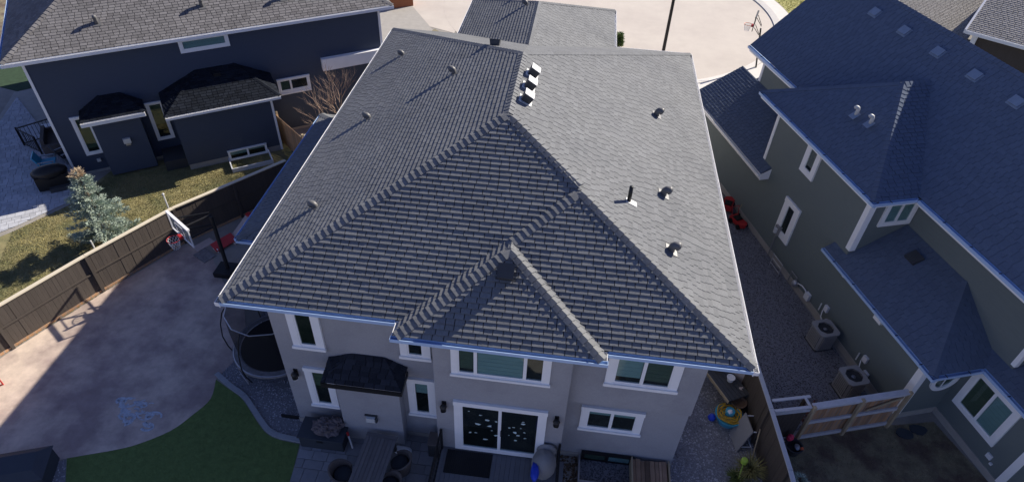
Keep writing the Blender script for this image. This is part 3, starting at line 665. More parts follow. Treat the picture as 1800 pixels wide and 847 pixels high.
window(R_, fX(0), 7.42, 8.42, 1.18, 2.95, t=.26, fill=[(0, 'room')], sill=False)
window(R_, fY(4.6), .62, 1.86, 4.45, 5.58, cols=(1, 1), t=.13, fill=[(1, 'blind'), (1, 'blind')], sill=False)
window(R_, fX(1.6), -2.0, -.3, 1.05, 2.72, cols=(1, 1), t=.17, fill=[(1, 'blind'), (1, 'curtain')], sill=False)
# round window
oc = Vector((1.06, 0, 1.86)); ring = B(); k = 28; ro, ri = .5, .34
vs = []
for j in range(k):
    q = 2*math.pi*j/k; c, s_ = math.cos(q), math.sin(q)
    vs += [(oc.x+ro*c, .01, oc.z+ro*s_), (oc.x+ro*c, -.06, oc.z+ro*s_), (oc.x+ri*c, -.06, oc.z+ri*s_), (oc.x+ri*c, .01, oc.z+ri*s_)]
fs = []
for j in range(k):
    a, b_ = 4*j, 4*((j+1) % k)
    fs += [(a, b_, b_+1, a+1), (a+1, b_+1, b_+2, a+2), (a+2, b_+2, b_+3, a+3)]
ring.add(vs, fs); rw = ring.build('round_window', 'trim', R_)
d = B(); d.add([(oc.x+ri*math.cos(2*math.pi*j/k), -.02, oc.z+ri*math.sin(2*math.pi*j/k)) for j in range(k)]+[(oc.x+ri*math.cos(2*math.pi*j/k), -.012, oc.z+ri*math.sin(2*math.pi*j/k)) for j in range(k)], [tuple(range(k)), tuple(range(2*k-1, k-1, -1))]); d.build('pane', 'glass', rw)
d = B(); d.add([(oc.x+ri*math.cos(2*math.pi*j/k), -.004, oc.z+ri*math.sin(2*math.pi*j/k)) for j in range(k)], [tuple(range(k))]); d.build('interior', 'curtain', rw)
B().bx(oc.x-.02, oc.x+.02, -.035, -.022, oc.z-ri, oc.z+ri).build('muntin', 'trim', rw)
# wall outlet pair, downspout stub
f = fX(1.6); b = B().wb(f, -2.2, -2.02, 0, .05, .62, .8); b.wb(f, -2.32, -2.24, 0, .05, .52, .6); b.build('outlet_box', 'white', R_)
B().bx(-.22, -.02, 1.95, 2.3, 2.5, 2.7).build('flood_light', 'trim', R_)
B().bx(-.2, -.02, 4.1, 4.2, 2.6, 2.7).build('soffit_light', 'trim', R_)
u, v, n = orient(pn(Q1)); p = Vector((1.35, 3.3, lz+.6*1.7)); rv = B().ob(p-u*.22-v*.2, u*.44, v*.4, n*.1).build('roof_vent', 'darkgrey', rlow)
for yy in (12.4, 10.6, 8.75, 6.95, 5.15):
    u, v, n = orient(pn(RM)); p = Vector((4.1, yy, 5.9+pm*(4.1-1.25))); vt = B().ob(p-u*.24-v*.2, u*.48, v*.36, n*.025).build('roof_vent', 'bluegrey', rroof)
    B().ob(p-u*.2-v*.15+n*.03, u*.4, v*.3, n*.06).build('vent_hood', 'bluegrey', vt)
for p in ((.76, 7.65), (.82, 6.95)):
    u, v, n = orient(pn(RL2)); q = Vector((p[0], p[1], 5.9+pm*(p[0]+.4))); vt = B().ob(q-u*.14-v*.2, u*.28, v*.3, n*.02).build('roof_vent', 'bluegrey', rgab)
    z = Vector((0, 0, 1)); dn = Vector((-v.x, -v.y, 0)).normalized()
    B().tube([q, q+z*.2]+[q+z*.2+z*(.1*math.sin(a))+dn*(.1-.1*math.cos(a)) for a in (R(40), R(80), R(125))], .06, 10).build('exhaust_hood', 'ventw', vt, smooth=True)

# ================================================================== GROUND
BIG = 900
structure('ground', B().poly([(-BIG, -BIG, 0), (BIG, -BIG, 0), (BIG, BIG, 0), (-BIG, BIG, 0)]), 'ground')
def sheet(name, pts, z, m, par=None):
    return B().poly([(x, y, z) for x, y in pts]).build(name, m, par, kind='structure' if par is None else None)
def inside(p, poly):
    c = False; j = len(poly)-1
    for i in range(len(poly)):
        a, b = poly[i], poly[j]
        if (a[1] > p[1]) != (b[1] > p[1]) and p[0] < (b[0]-a[0])*(p[1]-a[1])/(b[1]-a[1])+a[0]: c = not c
        j = i
    return c
def rnd_in(poly, n, rng, seen=True):
    x0 = min(p[0] for p in poly); x1 = max(p[0] for p in poly); y0 = min(p[1] for p in poly); y1 = max(p[1] for p in poly); k = 0; tries = 0
    while k < n and tries < n*20:
        tries += 1; p = (rng.uniform(x0, x1), rng.uniform(y0, y1))
        if inside(p, poly):
            k += 1; yield p
def blades(name, poly, n, h, z, m, seed=1, wd=.012):
    rng = random.Random(seed); b = B()
    for x, y in rnd_in(poly, n, rng):
        q = rng.uniform(0, 6.28); hh = h*rng.uniform(.5, 1.2); dx, dy = math.cos(q)*wd, math.sin(q)*wd; lx, ly = rng.uniform(-.6, .6)*hh, rng.uniform(-.6, .6)*hh
        b.add([(x-dx, y-dy, z), (x+dx, y+dy, z), (x+lx, y+ly, z+hh)], [(0, 1, 2)])
    return b.build(name, m, kind='stuff')
def pebbles(name, poly, n, r, z, m, seed=1):
    rng = random.Random(seed); b = B()
    for x, y in rnd_in(poly, n, rng):
        s = r*rng.uniform(.5, 1.5); q = rng.uniform(0, 6.28); a = s*rng.uniform(.7, 1.3); c, d = math.cos(q), math.sin(q); h = s*rng.uniform(.5, .9)
        b.add([(x+a*c, y+a*d, z), (x-s*d, y+s*c, z), (x-a*c, y-a*d, z), (x+s*d, y-s*c, z), (x+s*.2, y, z+h)], [(0, 1, 4), (1, 2, 4), (2, 3, 4), (3, 0, 4)])
    return b.build(name, m, kind='stuff')
def smooth(pts, n=4):
    o = []
    for i in range(len(pts)-1):
        p0 = pts[max(i-1, 0)]; p1 = pts[i]; p2 = pts[i+1]; p3 = pts[min(i+2, len(pts)-1)]
        for k in range(n):
            t = k/n
            o.append(tuple(.5*(2*p1[j]+(p2[j]-p0[j])*t+(2*p0[j]-5*p1[j]+4*p2[j]-p3[j])*t*t+(3*p1[j]-p0[j]-3*p2[j]+p3[j])*t**3) for j in (0, 1)))
    return o+[pts[-1]]
FEN = [(-20.2, 7.5), (-19.15, 10.0), (-18.2, 12.3), (-16.8, 15.3), (-15.15, 18.4), (-12.1, 22.35)]
curve = smooth([(-10.78, 12.05), (-10.6, 11.3), (-10.86, 10.66), (-11.26, 10.0), (-12.0, 9.42), (-12.6, 9.13), (-13.2, 8.91), (-13.79, 8.69)])
court = [(-14.6, 8.3), (-15.5, 5), (-22, 4), (-20.1, 7.5), (-19.05, 10.0), (-18.1, 12.25), (-16.72, 15.25), (-15.05, 18.3), (-13.6, 17.6), (-12.3, 16.1), (-11.2, 15.2), (-10.55, 13.9), (-10.5, 12.9)] + curve
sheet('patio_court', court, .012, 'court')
def strip2(b, pts, wd, z, t=.003):
    for (x0, y0), (x1, y1) in zip(pts, pts[1:]):
        d = Vector((x1-x0, y1-y0, 0)); n_ = Vector((-d.y, d.x, 0)).normalized()*wd; b.ob((x0-n_.x/2, y0-n_.y/2, z), d, n_, (0, 0, t))
ck = thing('chalk_drawing', 'pale blue chalk scribbles on the shaded patio court near the turf', 'chalk drawing', (-12.72, 10.45, .012))
rng = random.Random(21); b = B()
for k in range(34):
    x, y = rng.uniform(-.75, .75), rng.uniform(-.45, .55); a = rng.uniform(0, 6.28); r_ = rng.uniform(.06, .24); n_ = rng.choice((6, 9, 12)); sp_ = rng.uniform(.25, .55)
    b = B(); strip2(b, [(x+r_*math.cos(a+sp_*i)*(1+.1*i/n_), y+.7*r_*math.sin(a+sp_*i)) for i in range(n_)], rng.uniform(.03, .11), 0.0005+k*.0001); b.build('chalk_line', 'chalk', ck)
turfp = curve[::-1] + smooth([(-10.78, 12.05), (-10.2, 11.75), (-9.62, 11.45), (-9.1, 11.0), (-8.68, 10.62), (-8.3, 10.33), (-7.85, 10.18), (-7.16, 10.12)])[1:] + [(-6.98, 8.88), (-6.6, 6), (-13.1, 6), (-13.36, 7.99)]
sheet('artificial_lawn', turfp, .008, 'turf')
blades('grass', turfp, 45000, .014, .008, 'blade', 2, .007)
edge = smooth([(-10.9, 12.2), (-10.2, 11.78), (-9.62, 11.48), (-9.1, 11.03), (-8.68, 10.65), (-8.3, 10.36), (-7.85, 10.21), (-7.1, 10.15)])
eb = B()
for i in range(len(edge)-1):
    a, b_ = Vector((*edge[i], 0)), Vector((*edge[i+1], 0)); d = (b_-a); nrm = Vector((d.y, -d.x, 0)).normalized()*-.16
    d2 = Vector((edge[min(i+2, len(edge)-1)][0]-edge[i][0], edge[min(i+2, len(edge)-1)][1]-edge[i][1], 0)); n2 = Vector((d2.y, -d2.x, 0)).normalized()*-.16
    eb.ob(a, d*.985, nrm, (0, 0, .06))
structure('lawn_edging', eb, 'edging')
gbed = [(-10.9, 12.25)] + edge[1:] + [(-7.1, 10.9), (-7.45, 10.9), (-7.45, 16.3), (-10.45, 16.3), (-10.5, 14), (-10.5, 12.9)]
sheet('gravel_strip', gbed, .004, 'gbed'); pebbles('gravel', gbed, 5000, .022, .004, 'stone', 3)
gb2 = [(-13.79, 8.66), (-14.5, 8.3), (-15.2, 6), (-13.1, 6), (-13.36, 7.99)]
sheet('gravel_strip', gb2, .004, 'gbed'); pebbles('gravel', gb2, 900, .022, .004, 'stone', 4)
# right side yard gravel
gr_ = [(4.25, 10.9), (4.2, 8), (7.2, 8), (7.05, 11), (6.9, 14.4), (6.9, 28), (4.2, 28)]
sheet('gravel_path', gr_, .004, 'gbed')
pebbles('gravel', [(4.25, 10.9), (4.2, 9), (7.1, 9), (6.95, 14.4), (6.5, 16.5), (4.3, 16.5)], 9000, .024, .004, 'stone', 5)
ry = [(7.0, 12.35), (11.45, 13.85), (10.2, 18), (8.6, 23), (7.2, 28), (6.95, 28)]
sheet('side_yard', ry, .006, 'gbed'); pebbles('gravel', ry, 16000, .02, .006, 'dstone', 6)
pebbles('mulch', [(8.6, 12.95), (9.6, 13.3), (9.4, 14.2), (8.9, 13.9)], 300, .03, .01, 'rstone', 8)
rl = [(7.1, 12.1), (11.6, 13.5), (13.1, 13.85), (14.1, 11.6), (16, 5), (7.3, 5)]
sheet('back_lawn', rl, .006, 'dlawn'); blades('grass', rl, 42000, .045, .006, 'dblade', 9, .008)
# left neighbour: lawn and paved patio
ll = [(-20.2, 7.6), (-19.1, 10.1), (-18.15, 12.4), (-16.75, 15.4), (-15.1, 18.5), (-12.1, 22.4), (-11.2, 24), (-13.8, 27.3), (-15.5, 26.4), (-21.0, 22.6), (-21.2, 21.3), (-21.1, 20.2), (-22.4, 17.9), (-26, 13)]
sheet('neighbour_lawn', ll, .006, 'lawn'); blades('grass', [(-19.1, 10.3), (-15.1, 18.6), (-12.3, 22.4), (-14.6, 25.6), (-20.9, 22.0), (-21.1, 20.2), (-22.4, 17.9)], 70000, .05, .006, 'lblade', 10, .010)
fr_l = [(-31, 30.5), (-60, 30), (-60, 60), (-34, 50), (-28, 36)]
sheet('far_lawn', fr_l, .005, 'dlawn')
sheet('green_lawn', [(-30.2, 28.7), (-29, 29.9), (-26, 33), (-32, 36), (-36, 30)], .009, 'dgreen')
lp_ = [(-22.5, 18.2), (-21.4, 20.1), (-21.3, 21.2), (-22.4, 22.1), (-28.6, 30.0), (-30.3, 28.6), (-27.0, 20.5), (-25, 15)]
pat = B().poly([(x, y, .010) for x, y in lp_]).build('paved_patio', 'concrete', kind='structure')
def pavers(par, poly, rot, pat_, z, h, m, org, single=300):
    """running courses of mixed pavers clipped to poly; pieces that show largest become parts"""
    c, s_ = math.cos(rot), math.sin(rot); rng = random.Random(5); its = []
    loc_ = [((p[0]-org[0])*c+(p[1]-org[1])*s_, -(p[0]-org[0])*s_+(p[1]-org[1])*c) for p in poly]
    if area2(loc_) < 0: loc_ = loc_[::-1]
    x0 = min(p[0] for p in loc_); x1 = max(p[0] for p in loc_); y0 = min(p[1] for p in loc_); y1 = max(p[1] for p in loc_)
    y = y0; r = 0
    while y < y1:
        hh = pat_[1][r % len(pat_[1])]; x = x0-rng.random()*.4
        while x < x1:
            ww = rng.choice(pat_[0]); q = clip([(x, y), (x+ww-.014, y), (x+ww-.014, y+hh-.014), (x, y+hh-.014)], loc_)
            if len(q) > 2 and area2(q) > .004: its.append(([(org[0]+a*c-b*s_, org[1]+a*s_+b*c) for a, b in q], rng.uniform(-.004, .004)))
            x += ww
        y += hh; r += 1
    def sc(it):
        p = it[0][0]; a, b, zz = pix((p[0], p[1], z)); return zz if (-20 < a < 1820 and -20 < b < 867) else 1e6
    its.sort(key=sc); st = B()
    for i, (q, j) in enumerate(its):
        if i < single and sc(its[i]) < 1e5: B().prism(q, z, z+h+j).build('paver', m, par)
        else: st.prism(q, z, z+h+j)
    if st.f: st.build('paver', m, par, kind='stuff')
pavers(pat, lp_, R(34.6), ((.22, .3, .36), (.22, .22, .3)), .012, .03, 'lpaver', (-22, 18), 200)
pp = [(-7.1, 10.1), (-7.1, 10.9), (-2.8, 10.9), (-2.8, 6.5), (-6.4, 6.5), (-6.98, 8.88)]
pat2 = B().poly([(x, y, .010) for x, y in pp]).build('paver_patio', 'gbed', kind='structure')
pavers(pat2, pp, 0, ((.3, .45, .6), (.3, .45, .3)), .012, .035, 'paver', (-7, 7), 120)
lb = [(.86, 10.88), (1.4, 10.88), (1.4, 8.5), (.86, 8.5)]
sheet('leaf_bed', lb, .012, 'ground'); pebbles('fallen_leaves', lb, 500, .035, .012, 'brownleaf', 12)
wl = [(1.5, 10.87), (3.07, 10.87), (3.07, 10.07), (1.5, 10.07)]
sheet('well_gravel', wl, .008, 'gbed'); pebbles('gravel', wl, 900, .02, .008, 'dstone', 13)
pebbles('gravel', [(1.42, 9.98), (4.2, 9.98), (4.2, 8), (1.42, 8)], 1500, .022, .004, 'stone', 14)

# street, kerbs, driveways
def disc(cx, cy, r, a0, a1, n): return [(cx+r*math.cos(R(a0+(a1-a0)*i/n)), cy+r*math.sin(R(a0+(a1-a0)*i/n))) for i in range(n+1)]
sc_, sr = (2.0, 48.0), 12.05
sheet('street', disc(*sc_, sr, -235, 55, 60)+[(9, 120), (-5, 120)], .012, 'street')
kb = B(); pr = disc(*sc_, sr, -90, 60, 50); po = disc(*sc_, sr+.45, -90, 60, 50)
for i in range(50): kb.add([(*pr[i], .0), (*pr[i+1], .0), (*po[i+1], .0), (*po[i], .0), (*pr[i], .07), (*pr[i+1], .07), (*po[i+1], .13), (*po[i], .13)], [(4, 5, 6, 7), (0, 1, 5, 4), (1, 2, 6, 5), (2, 3, 7, 6), (3, 0, 4, 7)])
structure('kerb', kb, 'curb')
pv = disc(*sc_, sr+.47, -90, 40, 40); pw = disc(*sc_, sr+1.5, -90, 40, 40)
structure('pavement', B().add([(*p, .0) for p in pv]+[(*p, .0) for p in pw]+[(*p, .11) for p in pv]+[(*p, .11) for p in pw], sum([[(82+i, 83+i, 124+i, 123+i), (i+41, i+42, 124+i, 123+i), (i+1, i, 82+i, 83+i)] for i in range(40)], [])), 'curb')
sheet('verge_lawn', [(*p,) for p in disc(*sc_, sr+1.55, -6, 40, 12)]+[(22, 58), (30, 50), (24, 40)], .10, 'verge')
blades('grass', disc(*sc_, sr+1.6, -5, 38, 12)+[(21, 56), (22, 46)], 9000, .09, .10, 'verge', 15, .02)
sheet('driveway', [(-5.0, 27.3), (1.5, 27.3), (2.5, 36.2), (-6.0, 37.2)], .010, 'street')
sheet('front_lawn', [(-13, 32), (-5.2, 28), (-6.2, 38.2), (-9.6, 41.6), (-12, 38)], .008, 'dlawn')
sheet('driveway', [(-12.7, 46.3), (-9.7, 41.4), (-11.8, 35.5), (-17, 38), (-20, 48)], .014, 'concrete')
sheet('street', [(-14, 43.5), (-8.2, 41.2), (-8, 56), (-30, 70), (-30, 56)], .009, 'street')
sheet('driveway', [(7.4, 35.4), (13, 39), (16, 31), (9, 29)], .010, 'concrete')

# ================================================================== LEFT FENCE
def fence(name, label, line, h, bw, capm, boardm, seg=2.4, capw=.14, post_above=.0, rails=True, shade=0):
    n_ = thing(name, label, 'fence', (line[0][0], line[0][1], 0)); cap_ = B(); brd = {}
    for i in range(len(line)-1):
        a, b_ = Vector((*line[i], 0)), Vector((*line[i+1], 0)); d = b_-a; L = d.length; u = d/L; q = Vector((-u.y, u.x, 0)); x = 0; rng = random.Random(i)
        while x < L-.02:
            wd = min(bw, L-x); zz = rng.uniform(-.006, .006)
            B().ob(a+u*(x+.002)-q*(.012+zz)+Vector((0, 0, .08)), u*(wd-.004), q*.024, (0, 0, h-.1)).build('board', boardm, n_, local=False); x += bw
        B().ob(a-q*capw/2+Vector((0, 0, h-.02))+u*.006, d-u*.012, q*capw, (0, 0, .045)).build('cap_rail', capm, n_, local=False)
        k = max(1, round(L/seg))
        for j in range(k+(i == len(line)-2)):
            p = a+u*(L*j/k); B().ob(p-u*.055-q*.09, u*.11, q*.06, (0, 0, h-.03)).build('post', boardm, n_, local=False)
            B().ob(p-u*.05+q*.035, u*.1, q*.05, (0, 0, h-.03)).build('post', boardm, n_, local=False)
        if rails:
            B().ob(a-q*.05+Vector((0, 0, h*.52)), d, q*.03, (0, 0, .06)).build('mid_rail', boardm, n_, local=False)
            B().ob(a-q*.045+Vector((0, 0, .02)), d, q*.09, (0, 0, .1)).build('base_board', 'cedar' if shade == 0 else boardm, n_, local=False)
    return n_
fence('fence', 'long brown board fence with cream cap rail between patio court and left lawn', FEN, 1.8, .145, 'fencecap', 'fenceb')
fence('fence', 'brown board fence with grey cap rail running beside the gravel path on the right', [(7.2, 8.2), (7.13, 10.2), (6.97, 12.2), (6.76, 14.4)], 1.85, .145, 'fencecap_g', 'fenceb', shade=1, capw=.13)
# cedar gate fence
gf = thing('fence', 'orange cedar fence section with three weathered grey rails reaching the right house', 'fence', (8.3, 12.5, 0))
a, b_ = Vector((8.28, 12.46, 0)), Vector((11.42, 13.46, 0)); d = b_-a; L = d.length; u = d/L; q = Vector((-u.y, u.x, 0)); rng = random.Random(4); x = .06
while x < L-.1:
    B().ob(a+u*x+q*.03+Vector((0, 0, .12)), u*.128, q*(.018+rng.uniform(0, .006)), (0, 0, 1.62+rng.uniform(-.01, .01))).build('board', 'cedar', gf, local=False); x += .138
for z, hh in ((.1, .14), (.92, .14), (1.68, .14)): B().ob(a+u*.06-q*.03+Vector((0, 0, z)), u*(L-.1), q*.055, (0, 0, hh)).build('rail', 'greywood', gf, local=False)
B().ob(a+u*.0-q*.09+Vector((0, 0, 1.83)), u*L, q*.2, (0, 0, .04)).build('cap_rail', 'greywood', gf, local=False)
for t in (0, .5, 1): B().ob(a+d*t-u*.05-q*.1, u*.1, q*.1, (0, 0, 1.9)).build('post', 'tan', gf, local=False)
for t in (.62,): B().ob(a+d*t-q*.04+Vector((0, 0, 1.15)), d*.34+Vector((0, 0, .42)), q*.03, (0, 0, .09)).build('brace', 'tan', gf, local=False)
gt = thing('gate', 'narrow brown gate panel with doubled grey rails between the two fences', 'gate', (7.0, 12.2, 0))
a, b_ = Vector((7.06, 12.14, 0)), Vector((8.22, 12.46, 0)); d = b_-a; L = d.length; u = d/L; q = Vector((-u.y, u.x, 0)); x = .03
while x < L-.08:
    B().ob(a+u*x+q*.02+Vector((0, 0, .1)), u*.13, q*.02, (0, 0, 1.6)).build('board', 'fenceb', gt, local=False); x += .14
for z in (.12, 1.62): B().ob(a-q*.03+Vector((0, 0, z)), d, q*.045, (0, 0, .12)).build('rail', 'greywood', gt, local=False)
B().ob(a-q*.05+Vector((0, 0, 1.82)), d, q*.09, (0, 0, .04)).build('cap_rail', 'greywood', gt, local=False)
B().ob(a+q*.32+u*.1+Vector((0, 0, 1.8)), d*1.05, q*.09, (0, 0, .04)).build('top_rail', 'greywood', gt, local=False)
B().ob(a+q*.06+d*.95+Vector((0, 0, 1.8)), q*.28, u*.08, (0, 0, .035)).build('top_rail', 'greywood', gt, local=False)
B().ob(a+q*.36+u*.1, u*.09, q*.09, (0, 0, 1.8)).build('post', 'fenceb', gt, local=False); B().ob(a+q*.36+d*1.03, u*.09, q*.09, (0, 0, 1.8)).build('post', 'fenceb', gt, local=False)
# timber fence stub between left house and low roof
ws = thing('fence', 'short sunlit timber fence section beside the corner of the navy house', 'fence', (-13.6, 26, 0))
a, b_ = Vector((-14.3, 26.5, 0)), Vector((-12.3, 24.7, 0)); d = b_-a; L = d.length; u = d/L; q = Vector((-u.y, u.x, 0)); x = 0
while x < L: B().ob(a+u*x-q*.02, u*.13, q*.02, (0, 0, 1.5)).build('board', 'cedar', ws, local=False); x += .14
for z in (.3, 1.2): B().ob(a+Vector((0, 0, z)), d, q*.07, (0, 0, .1)).build('rail', 'tan', ws, local=False)
for t in (0, 1): B().ob(a+d*t-u*.05, u*.1, q*.1, (0, 0, 1.65)).build('post', 'tan', ws, local=False)

# ================================================================== BACK YARD THINGS
def T(name, label, cat, p, rot=0., group=None): return thing(name, label, cat, p, R(rot), group)
# deck
dk_ = T('deck', 'raised grey deck platform below the sliding patio door', 'deck', (-.9, 9.3, 0))
b = B(); x = -1.83
while x < 1.72: B().bx(x, x+.135, -1.9, 1.02, .56, .6).build('deck_board', 'deckboard', dk_); x += .142
B().bx(-1.84, 1.72, -1.9, 1.0, .02, .555).build('skirt', 'darkgrey', dk_)
mt_ = T('doormat', 'wide black ribbed mat on the deck before the sliding door', 'mat', (-1.84, 9.87, .602)); x = -.66
B().bx(-.68, .68, -.38, .38, 0, .012).build('backing', 'black', mt_)
while x < .64: B().bx(x, x+.03, -.36, .36, .012, .024).build('rib', 'matrub', mt_); x += .06
def railing(label, p0, p1, z, h, n, m='black', capm=None):
    rl_ = T('railing', label, 'railing', (p0[0], p0[1], z)); a, b_ = Vector((*p0, z)), Vector((*p1, z)); d = b_-a; u = d.normalized(); q = Vector((-u.y, u.x, 0))
    B().ob(a-q*.03+Vector((0, 0, h-.04)), d, q*.06, (0, 0, .045)).build('top_rail', capm or m, rl_, local=False); B().ob(a-q*.02+Vector((0, 0, .08)), d, q*.04, (0, 0, .04)).build('bottom_rail', m, rl_, local=False)
    for t in (0., 1.): B().ob(a+d*t-u*.035-q*.034, u*.07, q*.068, (0, 0, h+.03)).build('post', m, rl_, local=False)
    for i in range(1, n): B().ob(a+d*(i/n)-u*.01-q*.01+Vector((0, 0, .12)), u*.02, q*.02, (0, 0, h-.16)).build('baluster', m, rl_, local=False)
    return rl_
railing('black deck railing along the left side of the deck', (-2.7, 10.25), (-2.7, 7.6), .6, .95, 20)
railing('black deck railing along the right side of the deck', (.76, 10.25), (.76, 7.6), .6, .95, 6)
ct = T('covered_chair', 'grey covered patio seat at the deck railing with a blue cushion on it', 'chair', (.36, 9.82, .6))
b = B(); b.blob((0, .1, .42), .36, .42, .5, 16, 10, .08, 2, zmin=.0); b.build('cover', 'grey', ct, smooth=True); B().blob((.05, .42, .62), .3, .12, .32, 12, 8, .06).build('backrest', 'grey', ct, smooth=True)
bl = B().blob((.13, 9.55, 1.2), .12, .3, .16, 14, 9, .2, 3).build('cushion', 'blue', smooth=True); recentre(bl); tag(bl, 'bright blue cushion lying on the grey covered seat', 'cushion')
sp = T('speaker_box', 'small grey cabinet with dark top beside the deck railing', 'cabinet', (-2.95, 10.45, 0)); B().bx(-.18, .12, -.2, .2, 0, .7).build('body', 'darkgrey', sp); B().bx(-.2, .14, -.22, .22, .7, .74).build('top', 'wicker', sp)
# dining table and chairs
dt = T('dining_table', 'long slatted grey outdoor dining table at the chimney wall', 'table', (-4.6, 9.1, 0), -3)
for i in range(8): B().bx(-.47+i*.118, -.47+i*.118+.11, -1.35, 1.15, .72, .745).build('slat', 'tableslat', dt)
B().bx(-.48, .48, 1.16, 1.28, .72, .747).build('end_board', 'tableslat', dt); B().bx(-.48, .48, -1.47, -1.36, .72, .747).build('end_board', 'tableslat', dt)
B().bx(-.44, .44, -1.35, 1.2, .64, .715).build('apron', 'darkgrey', dt)
for x in (-.42, .34):
    for y in (-1.4, 1.12): B().bx(x, x+.08, y, y+.08, 0, .64).build('leg', 'darkgrey', dt)
def chair_proto():
    c = T('patio_chair', 'wicker tub chair at the right side of the slatted table, nearest the house', 'chair', (0, 0, 0), 0, 'wicker chairs round the dining table')
    sh = B(); n = 15; vs = []; fs = []
    for i in range(n):
        a = R(-125+250*i/(n-1)); ht = .62+.14*math.cos(a)
        for rr_, z in ((.27, .1), (.36, ht), (.31, ht), (.23, .1)): vs.append((rr_*math.sin(a), rr_*math.cos(a)*1.02, z))
    for i in range(n-1):
        for k in range(4): fs.append((4*i+k, 4*i+4+k, 4*i+4+(k+1) % 4, 4*i+(k+1) % 4))
    fs += [(0, 1, 2, 3), tuple(4*(n-1)+k for k in (3, 2, 1, 0))]
    sh.add(vs, fs); sh.build('shell', 'wicker', c, smooth=False)
    B().lathe((0, -.02, .1), [(.24, 0), (.25, .26), (.2, .28)], 18).build('seat_base', 'wicker', c)
    B().lathe((0, -.03, .38), [(.22, 0), (.26, .03), (.26, .08), (.22, .11)], 18).build('cushion', 'cushion', c, smooth=True)
    for a in (45, 135, 225, 315): B().tube([(.18*math.cos(R(a)), .18*math.sin(R(a)), 0), (.2*math.cos(R(a)), .2*math.sin(R(a)), .11)], .018, 6).build('leg', 'black', c)
    return c
c0 = chair_proto(); c0.location = (-3.83, 9.66, .045); c0.rotation_euler.z = R(-95)
c1 = copy_tree(c0); c1.location = (-3.95, 8.95, .045); c1.rotation_euler.z = R(-85); c1['label'] = 'wicker tub chair at the right side of the slatted table, farther from the house'
c2 = copy_tree(c0); c2.location = (-5.42, 9.1, .045); c2.rotation_euler.z = R(85); c2['label'] = 'wicker tub chair pushed in at the left side of the slatted table'
cl = T('folded_cloth', 'crumpled pale cloth heap on the paving between table and chimney wall', 'cloth', (-3.95, 10.3, .05)); B().blob((0, 0, .06), .28, .14, .09, 14, 8, .35, 3, zmin=0).build('fold', 'white', cl)
pl = T('paint_stick', 'white marker pole with red tip leaning by the dark storage box', 'pole', (-5.5, 10.2, .05)); B().tube([(0, 0, 0), (-.1, .1, .5)], .03, 8).build('shaft', 'white', pl); B().tube([(-.1, .1, .5), (-.125, .125, .62)], .036, 8).build('tip', 'red', pl)
# storage box with bundle
sb = T('storage_box', 'long dark resin storage box below the left back windows', 'box', (-6.42, 10.35, 0))
B().bx(-.64, .7, -.32, .36, .03, .56).build('body', 'planter', sb); B().bx(-.68, .74, -.36, .38, .56, .62).build('lid', 'planter', sb); B().bx(-.1, .1, -.335, -.32, .4, .47).build('latch', 'black', sb)
bd = T('canvas_bundle', 'crumpled bundle of taupe canvas lying on the dark storage box', 'bundle', (-6.3, 10.36, .62))
b = B(); b.blob((0, 0, .14), .40, .27, .24, 26, 16, .55, 3.2, zmin=0, seed=3); b.build('canvas', 'tarp', bd); b = B(); b.blob((.28, .12, .2), .24, .2, .2, 20, 12, .6, 3.5, zmin=0, seed=8).build('fold', 'tarp', bd)
for k in range(5):
    q = k*1.2; B().tube([(.33*math.cos(q+i*.3), .23*math.sin(q+i*.3), .12+.13*math.sin(i*.9)) for i in range(6)], .018, 6).build('strap', 'wicker', bd)
# patio box lower left
hb_ = T('storage_box', 'low dark covered box at the lower left beside the court', 'box', (-14.5, 7.95, 0), 20)
B().bx(-1.2, .72, -.5, .5, 0, .62).build('body', 'planter', hb_)
b = B(); vs = [(-1.25, -.55, .62), (.77, -.55, .62), (.77, .55, .62), (-1.25, .55, .62), (-1.25, -.3, .80), (.5, -.3, .80), (.5, .3, .80), (-1.25, .3, .80)]
b.add(vs, [(3, 2, 1, 0), (4, 5, 6, 7), (0, 1, 5, 4), (1, 2, 6, 5), (2, 3, 7, 6), (3, 0, 4, 7)]); b.build('cover', 'planter', hb_)
eb_ = T('edging_board', 'thin black edging board on the gravel at the left back corner of the house', 'board', (-7.75, 10.98, 0))
B().bx(-.32, .32, -.02, .02, 0, .14).build('board', 'black', eb_)
# trampoline
tr = T('trampoline', 'round black trampoline with safety net in the corner left of the house', 'trampoline', (-8.98, 13.28, 0))
def ringp(r, z, n=36, w=None): return [(r*math.cos(2*math.pi*i/n), r*math.sin(2*math.pi*i/n), z) for i in range(n)]
B().tube(ringp(1.42, .75), .03, 6, True).build('frame_ring', 'galv', tr)
b = B(); b.add([(1.2*math.cos(2*math.pi*i/40), 1.2*math.sin(2*math.pi*i/40), .755) for i in range(40)], [tuple(range(40))]); b.build('jump_mat', 'trampmat', tr)
b = B(); n = 40; b.add([p for p in ringp(1.22, .765, n)]+[p for p in ringp(1.46, .765, n)]+[p for p in ringp(1.47, .71, n)], sum([[(i, n+i, n+(i+1) % n, (i+1) % n), (n+i, 2*n+i, 2*n+(i+1) % n, n+(i+1) % n)] for i in range(n)], [])); b.build('safety_pad', 'padding', tr)
for k in range(4):
    a = R(45+90*k-10); a2 = a+.5; B().tube([(1.4*math.cos(a), 1.4*math.sin(a), .73), (1.42*math.cos(a), 1.42*math.sin(a), .04), (1.42*math.cos(a2), 1.42*math.sin(a2), .04), (1.4*math.cos(a2), 1.4*math.sin(a2), .73)], .022, 6).build('leg', 'galv', tr)
